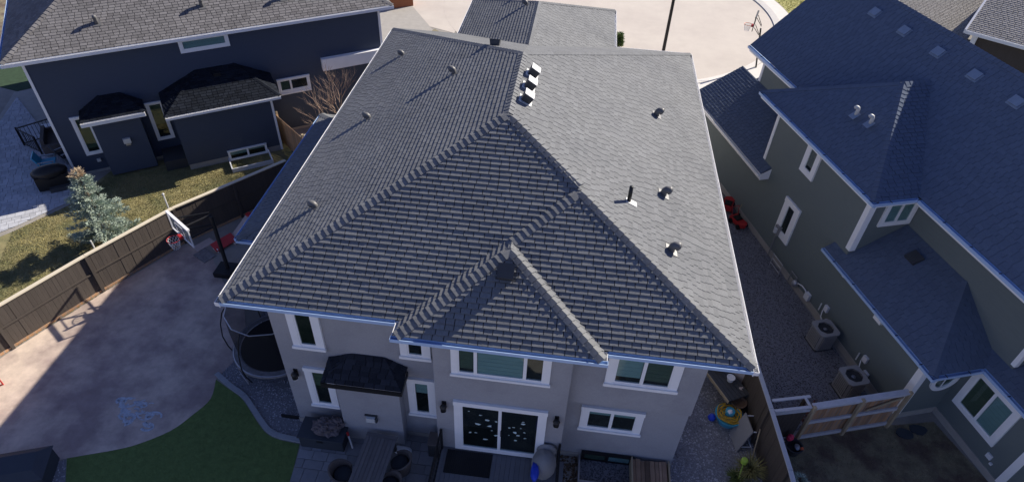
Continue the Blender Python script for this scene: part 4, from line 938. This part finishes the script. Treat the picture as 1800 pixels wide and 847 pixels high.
for k in range(6):
    a = R(60*k+15); pts = [(rr_*math.cos(a), rr_*math.sin(a), z) for rr_, z in ((1.46, .35), (1.6, .8), (1.66, 1.3), (1.58, 1.9), (1.42, 2.4), (1.3, 2.6))]; B().tube(pts, .02, 6).build('net_pole', 'black', tr)
B().tube(ringp(1.3, 2.6, 12), .018, 6, True).build('top_hoop', 'galv', tr)
b = B(); n = 36; zs = [(1.24, .77), (1.28, 1.4), (1.3, 2.0), (1.29, 2.58)]
b.add(sum([ringp(r_, z, n) for r_, z in zs], []), sum([[(k*n+i, k*n+(i+1) % n, (k+1)*n+(i+1) % n, (k+1)*n+i) for i in range(n)] for k in range(3)], [])); b.build('safety_net', 'net', tr)
# basketball hoop in the court corner
def hoop(label, base, top, bc, bw, bh, facing, rimz, boardm, framem, big=True, h_base=True, grp=None):
    hp = T('basketball_hoop', label, 'basketball hoop', base)
    base = Vector(base); top = Vector(top); bc = Vector(bc); n = Vector(facing).normalized(); u = Vector((-n.y, n.x, 0))
    W2 = WM[hp].inverted(); L2 = lambda p: W2 @ Vector(p)
    r = .075 if big else .05
    B().tube([L2(base), L2(top)], r, 8).build('pole', 'black', hp)
    for s in (-1, 1):
        for zo in ((.25, .35), (-.3, -.35)):
            B().tube([L2(top+u*s*.08+Vector((0, 0, zo[0]-.1))), L2(bc-n*.06+u*s*bw*.22+Vector((0, 0, zo[1]*bh)))], .042 if big else .02, 6).build('arm', 'black', hp)
    bb = B(); o = bc-u*bw/2-Vector((0, 0, bh/2)); bb.ob(L2(o+u*.03+Vector((0, 0, .03))), u*(bw-.06), n*.02, (0, 0, bh-.06)); bd_ = bb.build('backboard', boardm, hp)
    fr = B(); e = .04
    fr.ob(L2(o-n*.01), u*bw, n*.04, (0, 0, e)); fr.ob(L2(o-n*.05+Vector((0, 0, bh-e))), u*bw, n*.1, (0, 0, e+.03)); fr.ob(L2(o-n*.01+Vector((0, 0, e))), u*e, n*.04, (0, 0, bh-2*e)); fr.ob(L2(o-n*.01+u*(bw-e)+Vector((0, 0, e))), u*e, n*.04, (0, 0, bh-2*e)); fr.build('frame', framem, bd_)
    sq = B(); s0 = bc+n*.024-u*.3-Vector((0, 0, bh/2-.16)); t = .04
    sq.ob(L2(s0), u*.6, n*.01, (0, 0, t)); sq.ob(L2(s0+Vector((0, 0, .41))), u*.6, n*.01, (0, 0, t)); sq.ob(L2(s0+Vector((0, 0, t))), u*t, n*.01, (0, 0, .41-t)); sq.ob(L2(s0+u*(.6-t)+Vector((0, 0, t))), u*t, n*.01, (0, 0, .41-t)); sq.build('target_square', framem, bd_)
    rc = bc+n*.36; rc.z = rimz
    B().tube([L2(rc+n*.23*math.cos(a)+u*.23*math.sin(a)) for a in [2*math.pi*i/20 for i in range(20)]], .014, 6, True).build('rim', 'orange' if not big else 'red', hp)
    B().ob(L2(rc-n*.34-u*.1-Vector((0, 0, .1))), u*.2, n*.14, (0, 0, .14)).build('rim_bracket', 'red', hp)
    nb = B()
    for i in range(12):
        for s in (1, -1):
            pts = []
            for k in range(5):
                a = 2*math.pi*(i+s*k*.5)/12; rr_ = .225-.1*k/4; pts.append(L2(rc+n*rr_*math.cos(a)+u*rr_*math.sin(a)-Vector((0, 0, .42*k/4))))
            nb.tube(pts, .006, 4)
    nb.build('net', 'white', hp)
    if h_base: B().bx(-.1-.35, .25, -.35, .35, 0, .22).build('base_weight', 'black', hp)
    return hp
hoop('big black basketball hoop with glass backboard over the patio court', (-12.62, 16.98, .01), (-12.85, 17.35, 2.5), (-13.71, 16.64, 2.36), 1.6, .82, (-.57, -.82, 0), 2.1, 'board', 'white')
hoop('small kerbside basketball hoop at the far edge of the street', (11.5, 39.7, .1), (11.1, 39.75, 2.6), (10.7, 39.9, 2.95), 1.25, .85, (-1, .3, 0), 2.7, 'board', 'darkgrey', big=False, h_base=False)
# things at the court corner
def slab(label, cat, p, rot, sx, sy, h, m, name, tilt=0.):
    t = T(name, label, cat, p, rot); b = B(); b.bx(-sx/2, sx/2, -sy/2, sy/2, 0, h)
    if tilt: b.v = [tuple(Matrix.Rotation(R(tilt), 3, 'X') @ Vector(v)) for v in b.v]
    b.build('panel', m, t); return t
t = slab('red folding bench leaning near the basketball pole', 'bench', (-13.5, 18.45, .18), 60, .95, .42, .05, 'red', 'bench', 28); 
for x in (-.4, .4): B().bx(x-.02, x+.02, -.18, .18, -.17, 0).build('leg', 'white', t)
t = slab('grey mesh mat on the court beside the basketball hoop', 'mat', (-14.0, 17.75, .014), 62, .55, .75, .03, 'padding', 'mat')
t = slab('pale patterned mat at the fence end of the court', 'mat', (-14.35, 18.35, .014), 60, .8, .4, .03, 'cloth', 'mat')
t = T('toy_slide', 'pale pink plastic toy slide behind the basketball pole by the fence', 'toy', (-13.0, 19.2, 0), 60)
b = B(); b.add([(-.6, -.25, .05), (.5, -.25, .75), (.5, .25, .75), (-.6, .25, .05), (-.6, -.25, .0), (.5, -.25, .7), (.5, .25, .7), (-.6, .25, .0)], [(0, 1, 2, 3), (7, 6, 5, 4), (0, 4, 5, 1), (2, 6, 7, 3), (1, 5, 6, 2), (0, 3, 7, 4)]); b.build('chute', 'cloth', t); B().bx(.42, .6, -.22, .22, 0, .8).build('ladder', 'red', t)
gl = T('hockey_goal', 'small red framed goal net at the left edge of the court', 'goal', (-17.45, 10.15, .012), 30)
B().tube([(.35, -.6, 0), (.35, -.6, .9), (.35, .6, .9), (.35, .6, 0)], .025, 6).build('front_frame', 'red', gl); B().tube([(.35, -.6, 0.02), (-.3, -.5, .02), (-.3, .5, .02), (.35, .6, .02)], .02, 6).build('base_frame', 'red', gl)
b = B(); b.add([(.35, -.6, .9), (.35, .6, .9), (-.3, .5, .02), (-.3, -.5, .02)], [(0, 1, 2, 3)]); b.build('net', net_mat('goal_net', (.7, .7, .7), .3), gl)

# ================================================================== RIGHT SIDE THINGS
def acunit(p, label):
    t = T('air_conditioner', label, 'air conditioner', p, 18.3, 'air conditioners beside the right house')
    pad = B().bx(-.37, .37, -.37, .37, 0, .06).build('pad', 'darkgrey', t)
    s = .36; c = .09
    oct_ = lambda s, c: [(-s+c, -s), (s-c, -s), (s, -s+c), (s, s-c), (s-c, s), (-s+c, s), (-s, s-c), (-s, -s+c)]
    B().prism(oct_(s-.02, c), .06, .78).build('coil', 'darkgrey', t)
    B().prism(oct_(s+.005, c), .06, .12).build('base_pan', 'ac', t)
    cab = B()
    o, i_ = oct_(s+.03, c), 20
    k = 20; vs = [(x, y, .8) for x, y in o]+[(x, y, .86) for x, y in o]
    # top ring with a round opening
    rin = [(.29*math.cos(R(-112.5+45*j)), .29*math.sin(R(-112.5+45*j))) for j in range(8)]
    vs += [(x, y, .86) for x, y in rin]+[(x, y, .8) for x, y in rin]
    fs = []
    for j in range(8):
        j2 = (j+1) % 8; fs += [(j, j2, 8+j2, 8+j), (8+j, 8+j2, 16+j2, 16+j), (16+j, 16+j2, 24+j2, 24+j), (24+j, 24+j2, j2, j)]
    cab.add(vs, fs); cab.build('top_cover', 'ac', t)
    for side in range(4):
        for j in range(8):
            x = -s+c+.0+(2*(s-c))*(j+.5)/8; b = B(); b.bx(x-.019, x+.019, -s-.014, -s+.012, .13, .8); b.v = [tuple(Matrix.Rotation(R(90*side), 3, 'Z') @ Vector(v)) for v in b.v]; b.build('louvre', 'ac', t)
    for a in (45, 135, 225, 315):
        r = (s-.02)*1.27; x, y = r*math.cos(R(a)), r*math.sin(R(a)); b = B(); b.bx(-.05, .05, -.012, .012, .13, .8); b.v = [tuple(Matrix.Rotation(R(a+90), 3, 'Z') @ Vector(v)+Vector((x, y, 0))) for v in b.v]; b.build('corner_post', 'ac', t)
    for j in range(3):
        b = B(); b.add([(.03, -.03, .76), (.24, -.09, .74), (.24, .09, .78), (.03, .03, .78)], [(0, 1, 2, 3)]); b.v = [tuple(Matrix.Rotation(R(120*j), 3, 'Z') @ Vector(v)) for v in b.v]; b.build('fan_blade', 'black', t)
    B().lathe((0, 0, .74), [(.07, 0), (.07, .06), (.03, .08)], 12).build('fan_hub', 'galv', t)
    gb_ = B()
    for rr_ in (.08, .14, .2, .26): gb_.tube([(rr_*math.cos(2*math.pi*i/20), rr_*math.sin(2*math.pi*i/20), .865) for i in range(20)], .004, 4, True)
    for j in range(6): gb_.tube([(.05*math.cos(j*math.pi/3), .05*math.sin(j*math.pi/3), .865), (.29*math.cos(j*math.pi/3), .29*math.sin(j*math.pi/3), .865)], .005, 4)
    gb_.build('fan_guard', 'darkgrey', t)
    return t
acunit((10.03, 16.78, 0), 'grey air conditioner beside the right house, farther from the cedar fence')
acunit((10.46, 14.72, 0), 'grey air conditioner beside the right house, closest to the cedar fence')
def wallthing(name, label, cat, Y, z, X=0.):
    p = WM[R_] @ Vector((X, Y, z)); return T(name, label, cat, (p.x, p.y, p.z), 18.3)
gm = wallthing('gas_meter', 'white pipes and grey gas meter on the wall of the right house', 'gas meter', 6.0, .3)
B().tube([(-.12, .5, -.28), (-.12, .5, .35), (-.12, .1, .35), (-.12, .1, .2)], .025, 6).build('riser_pipe', 'grey', gm); B().blob((-.16, .05, .1), .14, .13, .17, 12, 8, .05).build('meter_body', 'galv', gm); B().tube([(-.12, -.05, .2), (-.12, -.3, .3), (-.12, -.55, .3), (-.12, -.7, .15)], .025, 6).build('outlet_pipe', 'white', gm); B().bx(-.16, -.03, -.85, -.6, .0, .3).build('regulator', 'white', gm)
em = wallthing('electric_meter', 'grey electric meter box with conduit beside the narrow window', 'electric meter', 8.15, 0.0)
B().bx(-.16, -.01, -.14, .14, 1.2, 1.62).build('meter_box', 'grey', em); B().lathe((-.2, 0, 1.42), [(.08, -.1), (.08, .1)], 12).build('dial', 'ventw', em); B().tube([(-.09, 0, 0), (-.09, 0, 1.2)], .03, 6).build('conduit', 'grey', em)
fr = wallthing('pipe_frame', 'low grey metal rack at the wall beneath the electric meter', 'rack', 7.3, 0.)
for z in (.15, .4, .62): B().tube([(-.3, -.4, z), (-.3, .3, z)], .015, 5).build('rail', 'galv', fr)
for y in (-.4, .3): B().tube([(-.3, y, 0), (-.3, y, .65)], .015, 5).build('post', 'galv', fr)
for i, (Y, lab) in enumerate(((4.25, 'white line set cover and shutoff at the farther air conditioner'), (1.85, 'white disconnect box on the wall by the nearer air conditioner'))):
    t = wallthing('disconnect_box', lab, 'electrical box', Y, .45); B().bx(-.1, -.01, -.1, .1, .25, .5).build('box', 'white', t); B().tube([(-.08, .1, .2), (-.25, -.1, .1), (-.3, -.3, .05)], .02, 6).build('conduit', 'white', t); B().bx(-.12, -.02, -.42, -.2, -.1, .05).build('cover', 'white', t); B().tube([(-.06, .3, .0), (-.06, .3, .35)], .025, 6).build('pipe', 'white', t)
def toycar(label, p, rot, s=1.):
    t = T('toy', label, 'toy', p, rot); B().prism([(-.4*s, -.2*s), (.35*s, -.2*s), (.45*s, 0), (.35*s, .2*s), (-.4*s, .2*s)], .12*s, .3*s).build('body', 'red', t)
    for x in (-.25, .25):
        for y in (-.22, .22): B().tube([(x*s, y*s-.03, .12*s), (x*s, y*s+.03, .12*s)], .12*s, 10).build('wheel', 'black', t)
    B().tube([(-.3*s, -.18*s, .3*s), (-.42*s, -.18*s, .75*s), (-.42*s, .18*s, .75*s), (-.3*s, .18*s, .3*s)], .018, 6).build('push_handle', 'red', t); B().bx(-.25*s, .05*s, -.15*s, .15*s, .3*s, .36*s).build('seat', 'black', t); return t
toycar('red push toy against the right house, farther up the side yard', (7.75, 24.6, 0), 70, 1.1)
toycar('red wagon at the right house wall, nearer of the red toys', (8.05, 23.4, 0), -60, 1.0)
t = T('broom', 'wooden broom leaning on the right house wall beside the red toys', 'broom', (8.1, 24.1, 0)); B().tube([(0, 0, .05), (.35, .35, 1.3)], .015, 6).build('stick', 'tan', t); B().bx(-.15, .15, -.04, .04, 0, .1).build('brush', 'black', t)
# clutter by right fence
wt = T('water_toy', 'yellow hose coiled on a round aqua water tub by the gravel path', 'toy', (6.2, 12.9, 0))
B().lathe((0, 0, 0), [(.3, 0), (.42, .3), (.45, .36), (.4, .36), (.34, .3)], 24).build('tub', 'aqua', wt)
for k in range(6): B().tube([((.16+.045*k)*math.cos(a+k)+.02*math.sin(5*a+k), (.16+.045*k)*math.sin(a+k), .38+.03*math.sin(3*a+k*2)+.02*(k % 2)) for a in [2*math.pi*i/28 for i in range(28)]], .022, 6, True).build('hose_coil', 'yellow', wt)
B().lathe((.02, .05, .36), [(.16, 0), (.15, .14), (.1, .16)], 14).build('bowl', 'aqua', wt); B().blob((.0, .0, .5), .09, .09, .06, 10, 6, .3).build('sponge', 'white', wt); B().blob((-.5, -.02, .12), .13, .13, .13, 10, 7, .2).build('float', 'blue', wt)
lt = T('leaning_table', 'grey folding table tipped on edge against the right fence with white legs', 'table', (6.5, 12.0, 0), 58)
lt.location = (6.5, 12.2, 0); lt.rotation_euler.z = 0; WM[lt] = Matrix.Translation(Vector((6.5, 12.2, 0)))
c0_, e1, e2 = Vector((6.23, 12.46, .02)), Vector((.12, -.70, 0)), Vector((.40, .36, .66)); nn_ = e1.cross(e2).normalized(); nn_ = nn_ if nn_.x > 0 else -nn_
B().ob(c0_, e1, e2, nn_*.04).build('table_top', 'grey', lt, local=False)
nh = Vector((.36, .06, -.03))
for k in (.2, .93):
    p0 = c0_+e2*k+e1*.08+nn_*.04; p1 = p0+e1*.84; B().tube([p0, p0+nh, p1+nh, p1], .024, 6).build('leg', 'white', lt, local=False)
ctb = T('potting_table', 'dark weathered garden table cluttered with pots by the right fence', 'table', (6.15, 14.0, 0), -62)
for i in range(6): B().bx(-.75, .75, -.42+i*.14, -.42+i*.14+.13, .68, .71).build('slat', 'darkgrey', ctb)
for x in (-.7, .66):
    for y in (-.4, .36): B().bx(x, x+.05, y, y+.05, 0, .68).build('leg', 'darkgrey', ctb)
B().bx(-.76, .76, -.45, -.42, .62, .73).build('edge_board', 'tan', ctb)
def pot(label, p, r, h, m, name='pot'):
    t = T(name, label, 'pot', p); B().lathe((0, 0, 0), [(r*.75, 0), (r, h), (r*1.08, h), (r*1.08, h*1.08), (r*.9, h*1.08), (r*.8, h*.9)], 14).build('bowl', m, t); return t
pot('white bowl on the dark garden table by the right fence', (6.28, 14.0, .712), .13, .16, 'white')
pot('clay grey pot on the far end of the dark garden table', (5.98, 14.45, .712), .15, .25, 'cloth')
pot('brown pot standing behind the coiled yellow hose', (6.55, 13.4, 0), .26, .42, 'timber')
t = T('cushion_stack', 'beige rolled cushion propped on the fence behind the garden table', 'cushion', (6.6, 14.35, .0), -20); B().bx(-.25, .25, -.09, .09, .1, 1.0).build('pad', 'cloth', t); B().bx(-.25, .25, -.1, .1, .0, .1).build('base', 'darkgrey', t)
t = T('log_stool', 'mottled grey stump stool beside the garden table', 'stool', (6.6, 13.75, 0)); B().lathe((0, 0, 0), [(.2, 0), (.18, .4), (.19, .55)], 14).build('stump', 'tarp', t); B().blob((0, 0, .62), .17, .15, .1, 12, 8, .4).build('cover', 'cloth', t)
bk = T('bucket', 'dark round basket with neon pink and orange toys by the gate', 'bucket', (8.1, 12.05, 0)); B().lathe((0, 0, 0), [(.2, 0), (.27, .32), (.28, .34), (.24, .34), (.18, .08)], 20).build('tub', 'darkgrey', bk); B().blob((-.14, .16, .5), .11, .09, .14, 12, 8, .3).build('pink_toy', 'pink', bk); B().blob((.22, -.08, .32), .06, .06, .07, 10, 6, .2).build('orange_toy', 'orange', bk); B().blob((.1, -.02, .3), .1, .12, .05, 10, 6, .2).build('liner', 'galv', bk)
def stone(p, lab, r=.24):
    b = B(); rng = random.Random(p[0]); pts = [(p[0]+r*rng.uniform(.85, 1.15)*math.cos(a)*1.15, p[1]+r*rng.uniform(.85, 1.15)*math.sin(a)*.8) for a in [2*math.pi*i/10 for i in range(10)]]; b.prism(pts, .004, .05); o = b.build('stepping_stone', 'planter'); recentre(o); tag(o, lab, 'stepping stone', 'stepping stones on the right lawn')
stone((11.95, 13.22), 'green grey stepping stone by the foundation, nearer the cedar fence'); stone((12.45, 13.45), 'green grey stepping stone by the foundation, below the round window')
# timber pile
tp = T('timber_pile', 'stack of short brown reclaimed planks at the right corner of the back wall', 'timber', (3.55, 10.45, 0)); rng = random.Random(9)
for r_ in range(3):
    x = -.52
    while x < .5:
        ww = rng.choice((.09, .12, .15)); y0 = rng.uniform(-.06, .03); B().bx(x, x+ww-.012, -.4+y0, .36+y0, .01+r_*.15, .01+r_*.15+.135+rng.uniform(-.015, .01)).build('plank', 'timber', tp); x += ww
for x in (-.55, .55): B().bx(x-.02, x+.02, -.46, .4, 0, .5).build('upright', 'tan', tp)
# plants
def clump(name, label, p, h, n, m, spread=.5, w=.012, seed=1, cat='plant', flat=.0):
    t = T(name, label, cat, p); rng = random.Random(seed); b = B()
    for i in range(n):
        a = rng.uniform(0, 6.28); hh = h*rng.uniform(.6, 1.1); s = spread*rng.uniform(.2, 1); c, d = math.cos(a), math.sin(a); q = (-d*w, c*w)
        p0 = Vector((c*.05, d*.05, 0)); p1 = Vector((c*s*.5, d*s*.5, hh*.75)); p2 = Vector((c*s, d*s, hh*(1-.35*rng.random())))
        for A, Bq, w0, w1 in ((p0, p1, 1, .8), (p1, p2, .8, .1)):
            b.add([(A.x-q[0]*w0, A.y-q[1]*w0, A.z), (A.x+q[0]*w0, A.y+q[1]*w0, A.z), (Bq.x+q[0]*w1, Bq.y+q[1]*w1, Bq.z), (Bq.x-q[0]*w1, Bq.y-q[1]*w1, Bq.z)], [(0, 1, 2, 3)])
    b.build('leaves', m, t); return t
clump('ornamental_grass', 'yellow green ornamental grass clump at the foot of the right fence', (6.55, 10.95, 0), .75, 420, 'grassp', .6, .012, 2)
clump('ornamental_grass', 'small green plant tuft left of the lime watering can', (6.15, 10.75, 0), .4, 220, 'leaf', .4, .018, 5)
wc = T('watering_can', 'lime green watering can on a stick among the plants', 'watering can', (6.28, 10.95, 0)); B().tube([(-.1, -.35, .1), (.02, .05, .62)], .022, 6).build('stem', 'lime', wc); B().lathe((.05, .12, .55), [(.07, 0), (.1, .04), (.1, .18), (.07, .2)], 12).build('body', 'lime', wc)
t = T('stake', 'thin tan timber stake standing by the right fence', 'stake', (6.78, 11.5, 0)); B().tube([(0, 0, 0), (.12, .6, .9)], .02, 6).build('stick', 'tan', t)
def conifer(name, label, p, H_, rad, nl, seed, m='needle', m2=None, tw=1.):
    """trunk, whorled limbs and sprays of small needle blades on the limbs"""
    t = T(name, label, 'tree', p); rng = random.Random(seed)
    B().tube([(0, 0, 0), (.03, .02, H_*.5), (0, 0, H_)], [.02*H_, .012*H_, .004], 8).build('trunk', 'bark', t)
    br = B(); nd = B(); tip = B()
    z = .06*H_
    while z < H_*.97:
        f_ = (1-z/H_); k = max(3, int(5+3*f_))
        for j in range(k):
            a = rng.uniform(0, 6.28); ln = rad*(f_**.8)*rng.uniform(.55, 1.12)+.06; up_ = rng.uniform(-.05, .25)
            d = Vector((math.cos(a), math.sin(a), up_)); e = Vector((0, 0, z))+d*ln
            br.tube([(0, 0, z), tuple(e)], [.012, .003], 4)
            dst = tip if (m2 and z > H_*.87) else nd
            ns = int(nl*ln)
            for s in range(ns):
                u_ = rng.uniform(.22, 1.03); c = Vector((0, 0, z))+d*ln*u_
                sp_ = .05+.11*(1-u_)*ln
                side = Vector((-d.y, d.x, 0))*rng.uniform(-1, 1)*(sp_+.08); c = c+side+Vector((0, 0, rng.uniform(-.03, .05)))
                dd = (d*rng.uniform(.2, 1)+side*4+Vector((rng.uniform(-.4, .4), rng.uniform(-.4, .4), rng.uniform(-.1, .7)))).normalized()*rng.uniform(.05, .11)*tw
                w_ = dd.cross(Vector((rng.random()-.5, rng.random()-.5, rng.random()-.5))).normalized()*.011*tw
                dst.add([tuple(c-w_), tuple(c+w_), tuple(c+dd+w_*.4), tuple(c+dd-w_*.4)], [(0, 1, 2, 3)])
        z += .055*H_*rng.uniform(.7, 1.2)*(.6+.5*f_)
    br.build('limbs', 'bark', t); nd.build('crown', m, t)
    if tip.f: tip.build('leader_tip', m2, t)
    return t
conifer('spruce_tree', 'pale blue green spruce with a browned top on the left lawn', (-18.2, 18.0, 0), 3.6, 1.28, 260, 3, 'needle', 'needle2', 1.15)
conifer('spruce_tree', 'frosted blue spruce tip at the bottom end of the right fence', (7.62, 10.35, 0), 1.3, .6, 170, 6, 'needle')
t = conifer('shrub', 'small green columnar shrub at the street behind the garage roof', (2.82, 41.3, 0), .95, .2, 70, 8, 'blade', None, 2.)
# bare tree
bt = T('bare_tree', 'leafless young tree with pale twigs behind the main roof edge', 'tree', (-11.5, 26.9, 0)); rng = random.Random(11); tb_ = B(); tw_ = B()
def grow(p, d, ln, r, lv):
    pts = [p]; q = p; dd = d
    for i in range(3): dd = (dd+Vector((rng.uniform(-.2, .2), rng.uniform(-.2, .2), rng.uniform(-.02, .16)))).normalized(); q = q+dd*ln/3; pts.append(q)
    (tb_ if lv > 2 else tw_).tube([tuple(x) for x in pts], [r, r*.85, r*.7, r*.55], 5 if lv > 2 else 4)
    if lv == 0: return
    for i in range(3 if lv > 1 else 4):
        base = pts[rng.choice((2, 3, 3))]; ang = rng.uniform(0, 6.28); s = rng.uniform(.35, .8)
        nd_ = (dd+Vector((math.cos(ang)*s, math.sin(ang)*s, rng.uniform(-.05, .35)))).normalized(); grow(base, nd_, ln*rng.uniform(.6, .82), r*.55, lv-1)
for k in range(3): grow(Vector((rng.uniform(-.05, .05), rng.uniform(-.05, .05), 0)), Vector((rng.uniform(-.35, .35), rng.uniform(-.35, .35), 1)).normalized(), 1.3, .045, 4)
tb_.build('trunk', 'bark', bt); tw_.build('crown', 'twig', bt)

# ================================================================== LEFT NEIGHBOUR THINGS
railing('black iron stair railing on the left paved patio', (-26.2, 23.85), (-25.0, 25.3), .05, .95, 12)
railing('short black iron railing against the end wall of the navy house', (-26.2, 23.85), (-24.9, 23.3), .05, .95, 8)
bq = T('barbecue', 'barbecue under a black cover at the corner of the navy house', 'barbecue', (-22.62, 21.05, .04), 34.6)
b = B(); b.blob((0, 0, .78), .72, .38, .34, 18, 10, .06, 2, zmin=.55); b.build('cover', 'black', bq, smooth=True); b = B(); b.bx(-.62, .62, -.3, .3, .06, .7); b.build('body', 'black', bq); B().bx(-.2, .75, -.52, -.3, .0, .2).build('side_box', 'darkgrey', bq)
def lounge(label, p, rot, cm):
    t = T('lounge_chair', label, 'chair', p, rot, 'outdoor chairs on the left patio')
    B().bx(-.32, .32, -.3, .3, .3, .36).build('seat', cm, t); b = B(); b.ob((-.32, .26, .34), (.64, 0, 0), (0, .18, .5), (0, .05, -.02)); b.build('backrest', cm, t)
    for x in (-.34, .32): B().bx(x-.01, x+.03, -.32, .34, .5, .54).build('armrest', 'galv', t)
    for x in (-.32, .3):
        for y in (-.28, .26): B().bx(x, x+.03, y, y+.03, 0, .5 if y < 0 else .5).build('leg', 'galv', t)
    return t
lounge('blue slung patio chair behind the covered barbecue', (-23.75, 22.3, .045), 120, 'aqua'); lounge('dark patio chair against the navy house end wall', (-23.4, 23.1, .045), 150, 'cushion')
ot = T('outdoor_sofa', 'dark outdoor sofa beyond the iron railing on the left patio', 'sofa', (-24.6, 24.1, .045), 124)
B().bx(-.8, .8, -.35, .35, .1, .4).build('seat', 'wicker', ot); B().bx(-.8, .8, .35, .5, .1, .8).build('backrest', 'wicker', ot); B().bx(-.95, -.8, -.35, .5, .1, .6).build('armrest', 'wicker', ot); B().bx(.8, .95, -.35, .5, .1, .6).build('armrest', 'wicker', ot)
t = T('cooler', 'white box beside the railing at the navy house end wall', 'box', (-25.6, 25.0, .045), 34); B().bx(-.25, .25, -.2, .2, 0, .42).build('body', 'white', t); B().bx(-.27, .27, -.22, .22, .42, .5).build('lid', 'white', t)
t = T('brick_planter', 'rust brown brick planter at the far corner of the navy house', 'planter', (-13.0, 45.2, 0), 34); B().bx(-.9, .9, -.5, .5, 0, 1.2).build('body', 'copper', t); B().bx(-.95, .95, -.55, .55, 1.2, 1.3).build('coping', 'copper', t)
# lamp post
lp2 = T('street_lamp', 'tall black street lamp post standing on the pale street', 'street lamp', (5.55, 39.6, 0)); B().tube([(0, 0, 0), (0, 0, 8.2)], [.11, .075], 10).build('post', 'black', lp2); B().lathe((0, 0, 0), [(.2, 0), (.2, .3), (.12, .4)], 12).build('base', 'black', lp2); B().tube([(0, 0, 8.1), (0, .5, 8.5), (0, 1.4, 8.6)], .045, 8).build('arm', 'black', lp2); B().bx(-.14, .14, 1.2, 1.9, 8.54, 8.68).build('lamp_head', 'darkgrey', lp2)
pm_ = T('utility_post', 'thin grey timber post rising behind the left fence at the spruce', 'post', (-17.4, 16.4, 0)); B().tube([(0, 0, 0), (0, 0, 1.5)], .03, 6).build('shaft', 'ventw', pm_)
pm_ = T('utility_post', 'thin grey post rising from the left fence near the hoop', 'post', (-15.4, 18.5, 0)); B().tube([(0, 0, 0), (0, 0, 2.35)], .03, 6).build('shaft', 'ventw', pm_); B().blob((0, 0, 2.38), .05, .05, .05, 8, 6, 0).build('finial', 'ventw', pm_)
pm_ = T('utility_post', 'thin grey post rising from the left fence at the photo edge', 'post', (-18.3, 12.35, 0)); B().tube([(0, 0, 0), (0, 0, 2.35)], .03, 6).build('shaft', 'ventw', pm_)

# ================================================================== FAR HOUSES, top right
p = WM[R_] @ Vector((15.25, 18.11, 0))
FH = T('house', 'brown walled house with pale sunlit roof and white gutters at the top right', 'house', (p.x, p.y, 0), -34.8)
B().bx(.6, 12, .6, 9, .0, 4.85).build('wall', 'fenceb', FH); B().bx(-5.5, .62, 1.0, 8.5, 0, 2.6).build('wall', 'fenceb', FH)
F1 = [(0, 0, 5), (13, 0, 5), (13, 5, 7), (0, 5, 7)]; F2 = [(-7.5, .3, 2.7), (-.02, .3, 2.7), (-.02, 9, 5.1), (-7.5, 9, 5.1)]
o = deck_polys([F1, [(0, 5, 7), (13, 5, 7), (13, 10, 5), (0, 10, 5)]]).build('roof', 'deck', FH); q = Roof(o, 'shingle_p', 0); q.plane(F1); q.flush()
o = deck_polys([F2]).build('low_roof', 'deck', FH); q = Roof(o, 'shingle_p', 0); q.plane(F2); q.flush()
gutter(FH, (0, 0, 5), (13, 0, 5), (0, -1, 0), 'gutter_w', w=.14, h=.16); B().ob((-.1, -.1, 4.82), (0, 5.1, 2.0), (.1, 0, 0), (0, 0, .2)).build('rake_board', 'gutter_w', FH)
B().bx(.35, .6, .4, .62, .02, 4.8).build('corner_trim', 'trim', FH); gutter(FH, (-7.5, .3, 2.7), (-.02, .3, 2.7), (0, -1, 0), 'gutter_w')
B().poly([(0, .02, 4.84), (13, .02, 4.84), (13, 9.9, 4.84), (0, 9.9, 4.84)]).build('soffit', 'soffit', FH)
